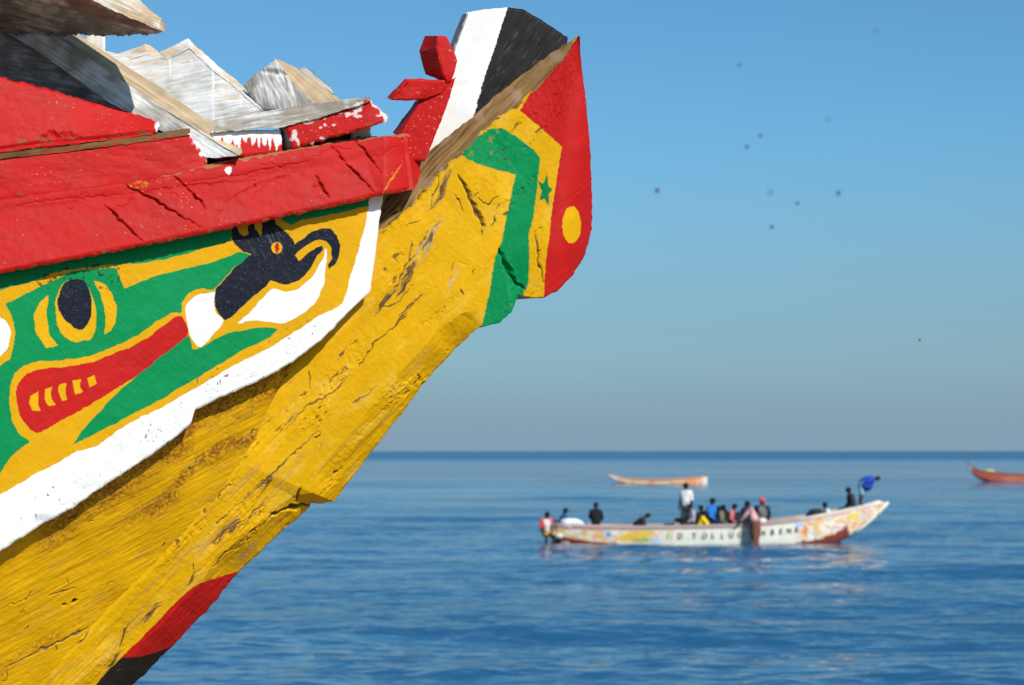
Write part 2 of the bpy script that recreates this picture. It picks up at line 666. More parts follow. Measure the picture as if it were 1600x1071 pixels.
def stem_d(px, py, v, ed, dl):
    # the nose facet turns away to the right; the top is a chamfer; the lower arris is planed off
    r = np.maximum(px - RED_X(py), 0)
    d = 0.70 * (np.sqrt(r * r + 1600) - 40) / 600 + 2.2e-5 * np.maximum(r - 15, 0) ** 2
    u = np.maximum(WOOD_Y(px) - py, 0) * (px > 585)
    d += 0.55 * u / 600
    w = sstep(90, 260, px) * (1 - sstep(700, 760, px))
    fac = 44 + 10 * vnoise(px / 60, py / 60, 3)
    d += w * 0.75 * np.maximum(fac - dl, 0) / 600
    # the block behind the green band steps back a little from the hanging edge
    d += 0.02 * sstep(790, 812, px - (py - 440) * 0.15) * sstep(380, 470, py)
    return d


stem_cr = Cracks([
    (C4([(488, 196), (545, 290), (590, 400), (630, 482)]), 5.5, 0.016, BRN * 0.55),
    (C4([(716, 600), (745, 690), (790, 760), (850, 835)]), 7.5, 0.022, None),
    (C4([(463, 295), (490, 345), (512, 402)]), 1.8, 0.004, DBR),
    (C4([(590, 310), (640, 360), (700, 300)]), 1.2, 0.003, DBR),
    (C4([(660, 485), (690, 450), (685, 405)]), 1.4, 0.003, DBR),
    (C4([(625, 480), (622, 530)]), 1.6, 0.004, DBR),
    (C4([(385, 150), (375, 250), (335, 330), (332, 395)]), 1.5, 0.004, BRN * 0.4),
    (C4([(195, 470), (270, 445)]), 1.2, 0.003, DBR),
    (C4([(230, 560), (220, 650), (170, 740), (130, 840)]), 1.6, 0.004, BRN * 0.6),
    (C4([(240, 790), (160, 900), (60, 930), (10, 980)]), 1.3, 0.003, BRN * 0.5),
    (C4([(270, 870), (190, 950), (120, 1060)]), 1.3, 0.003, BRN * 0.5),
    (C4([(460, 680), (450, 725)]), 1.4, 0.004, DBR),
    (C4([(470, 680), (550, 695)]), 1.2, 0.003, None),
    (C4([(500, 830), (520, 860)]), 1.4, 0.004, DBR),
    (C4([(905, 500), (925, 580), (940, 700), (965, 800)]), 1.8, 0.006, DBR),
    (crop(380, 480, 3.3475, [(880, 0), (800, 100), (690, 180), (600, 320)]), 1.3, 0.004, DBR),
    (crop(380, 480, 3.3475, [(915, 345), (920, 370), (895, 415)]), 3.0, 0.006, DBR),
    (crop(380, 480, 3.3475, [(560, 350), (500, 425), (320, 530), (210, 650)]), 1.6, 0.004, BRN * 0.7),
    (crop(380, 480, 3.3475, [(350, 340), (350, 430)]), 1.2, 0.003, DBR),
    (crop(380, 480, 3.3475, [(400, 640), (300, 740), (150, 870), (0, 1000)]), 1.6, 0.004, BRN * 0.6),
    (crop(380, 480, 3.3475, [(300, 930), (270, 1010)]), 1.6, 0.004, DBR),
    (crop(380, 480, 3.3475, [(700, 420), (570, 510)]), 1.6, 0.004, BRN),
    (crop(300, 680, 2.667, [(550, 285), (480, 285), (400, 300), (330, 330), (270, 380)]), 5.0, 0.016, BRN * 0.45),
    (crop(300, 680, 2.667, [(250, 400), (170, 460), (100, 530), (60, 575)]), 1.4, 0.004, BRN * 0.5),
    (crop(300, 680, 2.667, [(445, 215), (430, 270)]), 1.6, 0.004, DBR),
    (crop(300, 680, 2.667, [(400, 90), (300, 200), (120, 350)]), 1.4, 0.004, BRN * 0.7),
    (CL([(1080, 420), (1000, 480), (930, 530)]), 1.6, 0.004, BRN * 0.5),
    (CL([(870, 270), (820, 340), (790, 400)]), 1.8, 0.005, DBR),
    (CL([(575, 595), (560, 640), (520, 665)]), 1.6, 0.004, DBR),
    (CL([(555, 800), (530, 860), (510, 910)]), 1.6, 0.004, DBR),
    (CL([(410, 780), (360, 870), (300, 920), (220, 990), (180, 1060)]), 1.8, 0.006, BRN * 0.5),
] + random_cracks(46, (90, 250, 860, 1071), -46, 12, 5, keep=lambda x, y: x < 840 and y > WOOD_Y(x) + 15, lmax=22, wmax=1.1))

P_GREEN = C3([(560, 962), (640, 872), (722, 806), (815, 800), (900, 850), (1020, 940), (1050, 980)]) + \
    C4([(938, 92), (925, 240), (905, 420), (880, 520), (880, 700), (872, 815), (850, 850), (840, 1040), (600, 1060), (622, 1012), (650, 900), (690, 650), (728, 560), (760, 400), (800, 185), (690, 160), (590, 128), (530, 95)])
P_RED = C3([(1330, 180), (1290, 222), (1110, 470), (1010, 560), (925, 690), (1050, 790), (1190, 920)]) + \
    C4([(1060, 40), (1040, 170), (1010, 360), (985, 600), (962, 800), (962, 960), (1400, 960), (1400, -300)])
P_STAR = C4([(976, 180), (986, 250), (1010, 272), (987, 298), (992, 365), (962, 322), (934, 336), (948, 278), (926, 224), (958, 238)])
P_BRED = catmull(CL([(1060, 590), (960, 600), (880, 625), (820, 655), (740, 730), (680, 790), (600, 870), (520, 950), (600, 945), (680, 922), (760, 895), (860, 850), (1010, 700)]))
P_BBLK = CL([(520, 950), (600, 945), (680, 922), (760, 895), (860, 850), (860, 1500), (-200, 1500), (200, 1260), (410, 1071), (470, 1000)])


# places where the paint has worn through to torn fibres: centre, half length, half width, lie, strength, colour
WORN = [(668, 378, 60, 11, -62, 0.75, TAN * 0.75), (690, 296, 46, 9, -63, 0.8, BRN * 0.75), (634, 436, 40, 10, -60, 0.95, BRN * 0.6), (606, 468, 46, 8, -52, 0.7, BRN * 0.8),
        (642, 478, 34, 6, -45, 0.8, BRN * 0.55), (706, 440, 46, 10, -56, 0.45, TAN), (742, 300, 40, 6, -70, 0.35, TAN), (545, 545, 34, 5, -52, 0.6, BRN * 0.7), (560, 625, 36, 5, -40, 0.5, TAN * 0.9),
        (452, 655, 50, 5, -50, 0.5, BRN), (420, 752, 55, 6, -46, 0.55, BRN * 0.7), (352, 830, 44, 9, -42, 0.8, BRN * 0.55), (398, 800, 40, 5, -36, 0.7, BRN * 0.5), (300, 905, 46, 6, -48, 0.6, BRN * 0.7),
        (235, 960, 50, 6, -45, 0.6, BRN * 0.7), (180, 1030, 40, 6, -46, 0.6, BRN * 0.8), (336, 770, 30, 5, -55, 0.6, BRN * 0.7), (500, 700, 40, 5, -44, 0.4, TAN * 0.8)]


def worn_zones(px, py):
    """yield (mask, mask strength, fibre noise, tear noise, colour) for each worn place"""
    for cx, cy, la, lb, ang, k, kc in WORN:
        r_ = la * 1.9
        q = (np.abs(px - cx) < r_) & (np.abs(py - cy) < r_)
        if not q.any():
            continue
        x, y = px[q], py[q]
        a, b = rot(x - cx, y - cy, ang)
        b = b + 0.10 * lb * np.sin(a / 11.0) + 4 * vnoise(x / 16, y / 16, 91)
        m = k * np.exp(-((a / la) ** 2 + (b / lb) ** 2) * 1.3)
        yield q, m, fbm(a / 22, b / 1.9, int(cx), 4), fbm(a / 12, b / 2.2, int(cy), 3), kc


def stem_col(px, py, ed, v):
    jx = px + 0.9 * fbm(px / 6, py / 6, 21, 2)
    jy = py + 0.9 * fbm(px / 6, py / 6, 22, 2)
    c = fill(px, YEL)
    a, b = rot(px, py, -46)
    # thin, dirty paint along the grain on the rough stem
    st = fbm(a / 70, b / 7, 33, 4)
    c = mixc(c, 0.55 * sstep(0.22, 0.55, st) * sstep(560, 400, px + (py - 700) * 0.3), BRN * 1.3)
    c = mixc(c, 0.30 * sstep(0.1, 0.6, fbm(px / 40, py / 40, 44, 3)), YEL * np.array([0.9, 0.82, 1.5]))
    c = mixc(c, 0.35 * sstep(0.15, 0.5, fbm(a / 160, b / 26, 46, 4)), YEL * np.array([0.80, 0.74, 1.0]))
    c = mixc(c, 0.28 * sstep(0.2, 0.5, fbm(a / 50, b / 18, 47, 3)), np.array([0.66, 0.44, 0.06]))
    m = inpoly(jx, jy, P_GREEN)
    c[m] = GRN
    scuff = m & (fbm(px / 8, py / 12, 55, 4) > 0.32) & (px < 790) & (py < 260)
    c[scuff] = GRN * 0.6 + YEL * 0.25
    c[inpoly(jx, jy, P_RED)] = RED
    c[inpoly(px, py, P_STAR)] = GRN * 0.8
    c[((jx - 892.8) / 14.8) ** 2 + ((jy - 351.6) / 29) ** 2 < 1] = YEL
    c[inpoly(jx, jy, P_BRED)] = RED
    c[inpoly(jx, jy, P_BBLK)] = np.array([0.014, 0.012, 0.011])
    # bare timber on the upper chamfer
    wl = WOOD_Y(px) - 5 + 9 * fbm(px / 14, py / 14, 61, 3)
    bare = (py < wl) & (px > 585) & (px < 909)
    tone = 0.75 + 0.5 * fbm(a / 40, b / 3.0, 66, 4) + 0.30 * np.sin(b * 0.95 + 5 * fbm(px / 50, py / 50, 67, 2)) * sstep(760, 680, px)
    wood = BRN[None, None] * tone[..., None] * 1.05
    grey = sstep(0.0, 0.5, fbm(px / 30, py / 30, 68, 2))[..., None]
    wood = wood * (1 - 0.45 * grey) + 0.45 * grey * TAN * 0.8
    c = np.where(bare[..., None], wood, c)
    # a spill of yellow on the timber below
    c = mixc(c, 0.7 * (bare & (fbm(a / 25, b / 4, 69, 3) > 0.42) & (py > wl - 9)), YEL)
    for q, m, fib, tear, kc in worn_zones(px, py):
        cc = mixc(c[q], sstep(0.28, 0.58, m * (0.75 + 0.9 * fib)), kc)
        c[q] = mixc(cc, 0.8 * sstep(0.42, 0.60, m * (0.5 + 1.4 * tear)), DBR)
    # flaked spots
    zone = sstep(0.18, 0.42, fbm(a / 110, b / 22, 78, 3)) * (px < RED_X(py) - 30)
    c = mixc(c, 0.9 * sstep(0.30, 0.42, fbm(a / 14, b / 3.0, 77, 4) * zone), BRN * 0.5)
    return stem_cr.paint(px, py, c)


def stem_disp(px, py, ed):
    a, b = rot(px, py, -46)
    h = 0.0034 * dents(px, py, -46, 70, 30, 420, (-100, 0, 960, 1200), 3)
    rough = 0.35 + 0.65 * sstep(0.0, 0.5, fbm(a / 120, b / 30, 12, 3) + 0.25)
    nose = 1 - 0.7 * sstep(-10, 20, px - RED_X(py))
    h = h * nose + grain(px, py, -46, 14, 0.0022, 95, 9) * rough * nose
    zone = sstep(0.18, 0.42, fbm(a / 110, b / 22, 78, 3)) * nose
    h += (0.0009 + 0.0014 * zone) * fbm(px / 5, py / 5, 18, 3) * nose
    h -= 0.0045 * zone * sstep(0.22, 0.45, fbm(a / 14, b / 3.0, 77, 4))
    h += 0.0016 * (1 - np.abs(fbm(a / 60, b / 11, 81, 4)) * 3) * nose * (0.15 + zone)
    h += 0.0022 * fbm(px / 45, py / 45, 19, 2)
    for q, m, fib, tear, kc in worn_zones(px, py):
        h[q] += m * (0.0042 * fib - 0.0016)
    # rings and tears in the bare timber
    bare = sstep(4, -8, py - WOOD_Y(px)) * (px > 585)
    h += bare * 0.0011 * np.sin(b * 0.95 + 5 * fbm(px / 50, py / 50, 67, 2)) * sstep(800, 680, px)
    h += bare * 0.002 * fbm(a / 40, b / 3.5, 66, 3)
    return h + stem_cr.disp(px, py)


part('stem', [patch(stem_st, 1.35, stem_d, stem_disp, stem_col, thick=0.30, edge=BRN * 0.8, bevel=(5, 0.005), rag=0.8, seed=3)], M_PAINT, boat)

# ---------------------------------------------------------------- lower strake
strake_st = [
    ((-1400, 1000, -0.62), (-1300, 1600, -0.1)),
    ((-700, 960, -0.48), (-560, 1560, 0.0)),
    ((-30, 855, -0.255), (-20, 1200, -0.02)),
    ((0, 835, -0.243), (75, 1080, -0.01)),
    ((146, 745, -0.185), (175, 965, 0.0)),
    ((234, 690, -0.147), (250, 888, 0.0)),
    ((302, 625, -0.118), (305, 832, 0.0)),
    ((350, 590, -0.095), (352, 772, 0.0)),
    ((400, 570, -0.075), (382, 735, -0.004)),
    ((450, 545, -0.052), (440, 602, 0.004)),
]
TRIM_Y = lambda px: np.interp(px, [-1400, -30, 0, 66, 109, 146, 234, 279, 302, 304, 400, 440, 466], [1040, 882, 862, 820, 797, 771, 713, 680, 659, 641, 598, 577, 560])
strake_cr = Cracks([
    (CL([(270, 735), (285, 722)]), 3.0, 0.006, DBR),
    (CL([(300, 722), (328, 712)]), 4.0, 0.010, DBR * 0.5),
    (CL([(20, 1000), (150, 930), (290, 870), (380, 820)]), 3.0, 0.004, BRN * 0.7),
    (CL([(210, 690), (330, 655)]), 1.4, 0.003, BRN * 0.6),
    (CL([(0, 740), (110, 700), (180, 660)]), 1.2, 0.003, None),
    (CL([(290, 610), (295, 640)]), 1.2, 0.003, DBR),
] + random_cracks(36, (0, 640, 420, 1071), -28, 16, 8, lmax=26, wmax=1.5))


def strake_col(px, py, ed, v):
    a, b = rot(px, py, -30)
    c = fill(px, YEL * np.array([0.96, 0.95, 1.2]))
    c = mixc(c, 0.45 * sstep(0.0, 0.5, fbm(px / 60, py / 60, 141, 3)), YEL * np.array([0.75, 0.72, 0.8]))
    below = py - TRIM_Y(px)
    n = fbm(a / 40, b / 12, 142, 4)
    fine = fbm(px / 3.0, py / 3.0, 147, 2)
    rust = np.array([0.22, 0.085, 0.010])
    m = sstep(56, 4, below - 30 * n) * sstep(20, 110, px) * (0.75 + 0.9 * fine)
    c = mixc(c, 0.97 * m, rust)
    band = np.exp(-((below - 82 - 20 * vnoise(px / 50, py / 50, 149)) / 15) ** 2) * sstep(140, 260, px)
    c = mixc(c, 0.95 * band * (0.7 + fine), rust)
    band2 = np.exp(-((py - (1047 - 0.62 * px) - 14 * n) / 9) ** 2) * sstep(180, 60, px)
    c = mixc(c, 0.6 * band2 * (0.6 + fine), rust)
    c = mixc(c, 0.28 * sstep(0.25, 0.6, fbm(a / 60, b / 8, 143, 4)), BRN * 1.1)
    return strake_cr.paint(px, py, c)


def strake_disp(px, py, ed):
    a, b = rot(px, py, -30)
    h = 0.0022 * dents(px, py, -30, 90, 40, 120, (-100, 500, 520, 1200), 9)
    h += grain(px, py, -28, 24, 0.0016, 80, 7)
    # comb-like adze marks
    h += 0.00025 * np.sin(rot(px + 14 * vnoise(px / 40, py / 40, 5), py + 10 * vnoise(px / 25, py / 25, 15), -20)[1] * 0.8) * sstep(0.0, 0.5, fbm(px / 50, py / 50, 6, 3))
    h += 0.0006 * fbm(px / 5, py / 5, 28, 3)
    return h + strake_cr.disp(px, py)


far_st, near_st = strake_st[:3], strake_st[2:]
part('lower_strake', [patch(near_st, 1.5, None, strake_disp, strake_col, thick=0.05, edge=BRN, bevel=None, rag=0.0),
                      patch(far_st, 12, None, None, strake_col, bevel=None, rag=0)], M_PAINT, boat)

# ---------------------------------------------------------------- painted side plank
def fl(px):        # the side swings out towards the viewer going aft
    return -0.03 - 0.25 * np.clip((600 - px) / 600, 0, 1.0) - 0.16 * np.clip((-px) / 600, 0, 3)


plank_bot = [(-30, 882), (0, 862), (66, 820), (109, 797), (146, 771), (234, 713), (279, 680), (299, 662), (305, 641), (350, 619), (400, 598), (440, 577), (466, 560), (502, 532), (542, 492), (579, 457)]
plank_top = [(-30, 420), (0, 413), (70, 400), (118, 390), (158, 382), (250, 364), (312, 350), (338, 345), (346, 343), (385, 335), (430, 326), (465, 319), (490, 314), (528, 308), (570, 302), (600, 297)]
plank_st = [((a[0], a[1], fl(a[0]) - 0.012), (b[0], b[1], fl(b[0]) + 0.0)) for a, b in zip(plank_top, plank_bot)]

P_G1 = [(8, 475), (25, 466), (45, 457), (88, 436), (112, 424), (182, 418)] + [(186, 432), (194, 451)] + C5([(1000, 915), (1300, 850), (1500, 775)]) + \
    C7([(430, 425), (440, 432), (330, 525), (240, 615), (215, 645), (150, 638)]) + \
    C6([(1240, 85), (1170, 112), (1132, 170), (1125, 235), (1050, 240), (960, 290), (860, 370), (720, 440), (560, 500), (400, 525), (250, 535), (150, 560), (90, 610), (62, 700), (55, 800), (75, 900), (115, 980), (180, 1030)]) + \
    CL([(120, 35), (60, 80), (20, 130), (0, 175), (-120, 330)]) + [(-60, 760), (-60, 600), (0, 571), (15, 561), (24, 530), (22, 505), (14, 487)]
P_G2 = C6([(1170, 372), (1195, 455), (1225, 462), (1330, 400), (1450, 352), (1587, 330)]) + C7([(550, 878), (612, 890), (560, 940), (400, 1020)]) + \
    C6([(1400, 530), (1250, 620), (1000, 770), (800, 870), (680, 940), (560, 1000), (450, 1055), (480, 1010), (560, 905), (650, 810), (760, 700), (870, 608), (980, 520), (1080, 440)])
P_G3 = [(-60, 300), (-60, 475), (0, 454), (50, 440), (88, 425), (120, 420), (175, 414), (217, 412), (250, 407), (300, 394), (360, 376), (372, 330), (372, 250)]
P_G4 = [(430, 250), (440, 345), (455, 351), (472, 344), (507, 337), (552, 328), (605, 315), (620, 250)]
P_YE = catmull(C6([(345, 210), (360, 320), (400, 385), (470, 415), (550, 400), (590, 350), (597, 230), (572, 140), (530, 60), (450, 25), (385, 60), (355, 130)]))
P_PUP = catmull(C6([(430, 32), (500, 28), (545, 80), (570, 190), (550, 280), (532, 318), (497, 340), (455, 322), (400, 270), (360, 200), (370, 110), (392, 60)]))
P_CR1 = C6([(295, 125), (240, 175), (210, 240), (215, 330), (245, 400), (290, 455), (360, 440), (310, 375), (292, 300), (285, 230), (300, 170)])
P_CR2 = C6([(580, 35), (650, 60), (700, 120), (722, 200), (715, 290), (690, 345), (650, 368), (655, 300), (645, 210), (620, 120)])
P_MOUTH = catmull(C6([(1105, 255), (1140, 280), (1165, 370), (1080, 440), (980, 520), (870, 610), (760, 680), (620, 770), (480, 850), (350, 920), (250, 978), (200, 968), (140, 900), (105, 810), (100, 720), (130, 650), (200, 600), (320, 575), (420, 572), (560, 540), (700, 490), (840, 430), (940, 370), (1040, 290)]), n=3)
P_TEETH = [C6(p) for p in (
    [(240, 720), (190, 750), (180, 790), (200, 840), (252, 845), (236, 800)],
    [(325, 690), (280, 710), (276, 770), (300, 812), (348, 805), (320, 770), (314, 730)],
    [(412, 668), (365, 680), (360, 720), (385, 780), (416, 775), (404, 730)],
    [(502, 645), (448, 655), (465, 742), (516, 725), (495, 690)],
    [(585, 622), (540, 640), (555, 695), (600, 675)])]
P_WB = catmull(C6([(1335, 103), (1230, 125), (1165, 170), (1150, 230), (1165, 330), (1190, 400), (1238, 452), (1262, 430), (1330, 360), (1392, 288), (1345, 240), (1325, 160)]), n=3)
P_WL = catmull(C6([(-30, 250), (20, 272), (52, 310), (66, 370), (48, 450), (0, 503), (-40, 520), (-60, 380)]))
P_BIRD = C7([(215, 690), (225, 640), (300, 560), (370, 490), (446, 425), (400, 412), (350, 370), (325, 320), (315, 250), (320, 180), (352, 180), (355, 240), (375, 300), (405, 318), (428, 300), (424, 250), (425, 180), (462, 180), (468, 270), (500, 318), (512, 300), (512, 180), (592, 170), (600, 235), (640, 268), (680, 300), (715, 368), (780, 322), (830, 285), (890, 262), (940, 268), (980, 310), (997, 370), (990, 440), (965, 495), (930, 522), (925, 495), (945, 450), (943, 390), (918, 345), (870, 336), (800, 362), (735, 408), (713, 432), (740, 470), (800, 415), (850, 382), (890, 375), (895, 395), (860, 432), (820, 505), (740, 590), (680, 615), (620, 607), (565, 588), (540, 625), (460, 690), (380, 765), (290, 842), (250, 800), (222, 745)])
P_BELLY = catmull(C7([(365, 850), (440, 785), (520, 695), (580, 640), (650, 658), (720, 650), (800, 590), (850, 535), (890, 450), (910, 388), (915, 430), (905, 560), (870, 680), (800, 770), (720, 820), (640, 850), (540, 845), (440, 840)]), n=3)
P_WHITE = C7([(1174, 90), (1168, 150), (1150, 260), (1090, 480), (1015, 735), (870, 810), (700, 920), (550, 1010)]) + \
    C6([(1400, 590), (1200, 710), (1000, 820), (800, 920), (600, 1060)]) + CL([(330, 70), (150, 170), (0, 255), (-120, 315), (-120, 700), (900, 200), (1800, -400), (1800, -1300)])


def plank_col(px, py, ed, v):
    jx = px + 1.7 * fbm(px / 13, py / 13, 201, 2)
    jy = py + 1.7 * fbm(px / 13, py / 13, 202, 2)
    c = fill(px, YEL * np.array([0.96, 0.92, 1.2]))
    for P_, k in ((P_G1, GRN), (P_G2, GRN), (P_G3, GRN), (P_G4, GRN), (P_YE, YEL), (P_PUP, NVY), (P_CR1, YEL), (P_CR2, YEL), (P_MOUTH, RED)):
        c[inpoly(jx, jy, P_)] = k
    for P_ in P_TEETH:
        c[inpoly(px, py, P_)] = YEL
    for P_, k in ((P_WB, WHT), (P_WL, WHT), (P_BIRD, NVY), (P_BELLY, WHT), (P_WHITE, WHT)):
        c[inpoly(jx, jy, P_)] = k
    ex, ey = C7([(605, 387)])[0]
    c[((px - ex) / 8.6) ** 2 + ((py - ey) / 9.0) ** 2 < 1] = YEL
    c[((px - ex - 0.3) / 3.3) ** 2 + ((py - ey) / 8.0) ** 2 < 1] = RED
    nv = np.abs(c - NVY).sum(-1) < 1e-6
    sa, sb = rot(px, py, 62)
    c = mixc(c, nv * 0.5 * sstep(0.30, 0.60, fbm(sa / 26, sb / 1.6, 231, 3)) * np.exp(-(((px - 432) / 34) ** 2 + ((py - 384) / 34) ** 2)), np.array([0.16, 0.16, 0.16]))
    c = mixc(c, nv * 0.35 * (fbm(px / 2.4, py / 2.4, 232, 2) > 0.55), np.array([0.10, 0.10, 0.11]))  # glints on the navy paint, put into the colour as pale specks
    # yellow ghost of earlier paint at a few edges, dirt along the grain, scuffs
    a, b = rot(px, py, 38)
    c = mixc(c, 0.45 * sstep(0.30, 0.65, fbm(a / 16, b / 2.6, 211, 3) * sstep(-0.3, 0.3, fbm(px / 45, py / 45, 213, 2))), c * 0.72)
    c = mixc(c, 0.25 * sstep(0.2, 0.6, fbm(px / 70, py / 50, 212, 3)), c * np.array([1.0, 1.06, 1.5]) + 0.004)
    dark = (fbm(px / 5, py / 5, 214, 3) > 0.40) & (np.hypot((px - 128) / 70, (py - 432) / 22) < 1.15)
    c = mixc(c, 0.75 * dark, NVY)
    wscuff = (c[..., 0] > 0.7) & (c[..., 2] > 0.6)
    wa, wb = rot(px, py, -32)
    c = mixc(c, wscuff * 0.40 * sstep(0.34, 0.6, fbm(wa / 18, wb / 2.4, 217, 4)), GRY)
    c = mixc(c, wscuff * 0.18 * sstep(0.0, 0.5, fbm(px / 40, py / 40, 219, 3)), np.array([0.62, 0.61, 0.56]))
    c = mixc(c, 0.85 * ((fbm(px / 4, py / 6, 218, 3) + 0.3 * fbm(px / 40, py / 40, 233, 2) > 0.68) & (np.abs(py - TRIM_Y(px)) < 60)), BRN * 0.6)
    return c


def plank_disp(px, py, ed):
    a, b = rot(px, py, 38)
    h = 0.00022 * fbm(a / 30 + 0.8 * fbm(px / 60, py / 60, 226, 2), b / 3.4, 221, 3) + 0.0016 * fbm(px / 60, py / 60, 222, 2)
    h += 0.0007 * fbm(px / 11, py / 11, 224, 3)
    h += 0.0007 * fbm(rot(px, py, -32)[0] / 30, rot(px, py, -32)[1] / 3.2, 227, 3) * sstep(-75, -45, py - TRIM_Y(px))
    lump = np.exp(-(((px - 66) / 14) ** 2 + ((py - 802) / 9) ** 2))
    h += 0.006 * lump + 0.0022 * fbm(px / 18, py / 18, 225, 3) * sstep(-40, -5, py - TRIM_Y(px)) * sstep(330, 200, px)
    return h


pl_ext = [((-1500, 740, fl(-1500)), (-1500, 1080, fl(-1500) + 0.02)), ((-700, 560, fl(-700) - 0.012), (-700, 985, fl(-700))), plank_st[0]]
part('side_plank', [patch(plank_st, 1.25, None, plank_disp, plank_col, thick=0.045, edge=WHT * 0.8, bevel=(5, 0.005), rag=0.5),
                    patch(pl_ext, 12, None, None, lambda px, py, ed, v: np.where((v > 0.8)[..., None], WHT, GRN), bevel=None, rag=0)], M_PAINT, boat)

# ---------------------------------------------------------------- red gunwale log
gun_cr = Cracks([
    (C2([(860, 668), (930, 750), (1040, 860), (1140, 958)]), 1.9, 0.009, RED * 0.5),
    (C2([(1008, 640), (1080, 720), (1170, 832)]), 1.7, 0.008, RED * 0.5),
    (C2([(758, 848), (810, 920), (860, 1002)]), 2.0, 0.009, RED * 0.4),
    (C5([(765, 355), (900, 415), (1080, 520), (1260, 620)]), 1.8, 0.009, RED * 0.4),
    (C5([(1088, 298), (1180, 385), (1275, 475)]), 1.7, 0.008, RED * 0.4),
    (C5([(645, 470), (720, 540), (800, 630), (885, 712)]), 2.0, 0.009, RED * 0.4),
    (C2([(0, 962), (60, 1010), (90, 1050)]), 1.6, 0.006, RED * 0.5),
    (C5([(0, 505), (300, 455), (560, 435), (850, 412)]), 1.4, 0.003, None),
    (C5([(850, 412), (1100, 365), (1599, 330)]), 1.6, 0.004, None),
    (C2([(0, 893), (300, 850), (520, 800), (720, 770)]), 1.5, 0.004, None),
    (C2([(180, 1030), (300, 960), (420, 900), (740, 800)]), 1.4, 0.003, None),
    (C2([(740, 745), (860, 690), (990, 680)]), 1.4, 0.003, None),
    (C2([(1310, 760), (1250, 850), (1180, 965)]), 0.9, 0.002, YEL * 0.8),
    (C2([(1120, 740), (1290, 670)]), 1.2, 0.003, None),
    (C2([(390, 905), (400, 920)]), 1.4, 0.005, RED * 0.2),
] + random_cracks(30, (0, 240, 640, 420), 150, 20, 31, lmax=60, colour=None, wmax=1.2))

gun_bot = [(-30, 434), (0, 427), (60, 415), (120, 404), (180, 392), (245, 380), (320, 364), (400, 348), (470, 333), (540, 318), (592, 305), (646, 297)]
gun_top = [(-30, 314), (0, 310), (60, 300), (110, 293), (170, 286), (225, 280), (300, 262), (370, 247), (430, 238), (500, 224), (560, 214), (632, 209)]
gun_st = [((t[0], t[1], fl(t[0]) - 0.030), (b[0], b[1], fl(b[0]) - 0.062)) for t, b in zip(gun_top, gun_bot)]


def gun_col(px, py, ed, v):
    c = fill(px, RED)
    c = mixc(c, 0.5 * sstep(0.1, 0.6, fbm(px / 90, py / 40, 301, 3)), RED * np.array([0.86, 1.5, 1.3]))
    c = mixc(c, 0.7 * (fbm(px / 1.8, py / 1.8, 302, 2) + 0.25 * fbm(px / 60, py / 40, 308, 2) > 0.86), np.array([0.6, 0.30, 0.26]))
    # white drips and yellow daubs
    w = np.hypot((px - 357) / 5, (py - 267) / 7) < 1 + 0.4 * vnoise(px / 3, py / 3, 9)
    c[w] = WHT
    c = mixc(c, 0.7 * ((np.hypot((px - 215) / 18, (py - 289) / 6) < 1) & (fbm(px / 3, py / 3, 305, 2) > 0.2)), YEL * 0.6)
    dirt = sstep(0.28, 0.55, fbm(px / 40, py / 9, 309, 4))
    c = mixc(c, 0.30 * dirt, RED * np.array([0.62, 1.4, 1.4]))
    c = mixc(c, 0.6 * ((fbm(px / 7, py / 3, 310, 3) > 0.30) & (v > 0.955)), BRN * 0.7)
    top = (v < 0.05 + 0.04 * fbm(px / 12, py / 12, 307, 2)) & (px > 250)
    c = mixc(c, 0.8 * top, BRN)
    return gun_cr.paint(px, py, c)


def gun_disp(px, py, ed):
    h = 0.0022 * fbm(px / 70, py / 40, 311, 3) + 0.0005 * fbm(px / 9, py / 9, 312, 3)
    # faint curved saw marks
    rr = np.hypot(px - 40, py - 760)
    h += 0.00012 * np.sin(rr * 1.5) * sstep(-0.2, 0.4, fbm(px / 60, py / 60, 313, 2))
    h += 0.0035 * sstep(14, -4, (py - np.interp(px, [0, 300, 640], [322, 278, 226])))
    return h + gun_cr.disp(px, py)


def gun_d(px, py, v, ed, dl):
    return 0.55 * np.maximum(px - 600, 0) ** 1.3 / 600 * 0.35


gend = [((612, 212, fl(612) - 0.012), (622, 298, fl(622) - 0.03)), ((634, 210, fl(632) + 0.000), (647, 297, fl(646) - 0.02)), ((646, 213, fl(640) + 0.03), (653, 285, fl(650) + 0.01)), ((653, 235, fl(655) + 0.04), (657, 266, fl(655) + 0.03))]
gun_under = [((b[0], b[1], fl(b[0]) - 0.062), (b[0], b[1] - 4, fl(b[0]) + 0.02)) for b in gun_bot]
gun_ext = [((-1500, 600, fl(-1500) - 0.03), (-1500, 740, fl(-1500) - 0.062)), ((-700, 430, fl(-700) - 0.03), (-700, 562, fl(-700) - 0.062)), gun_st[0]]
part('gunwale', [patch(gun_st, 1.4, gun_d, gun_disp, gun_col, thick=0.13, edge=RED * 0.9, bevel=(7, 0.008), rag=1.0, seed=31),
                 patch(gend, 1.6, None, gun_disp, gun_col, bevel=None, rag=0.3, thick=0.08),
                 patch(gun_ext, 12, None, None, RED, bevel=None, rag=0, thick=0.13)], M_PAINT, boat)

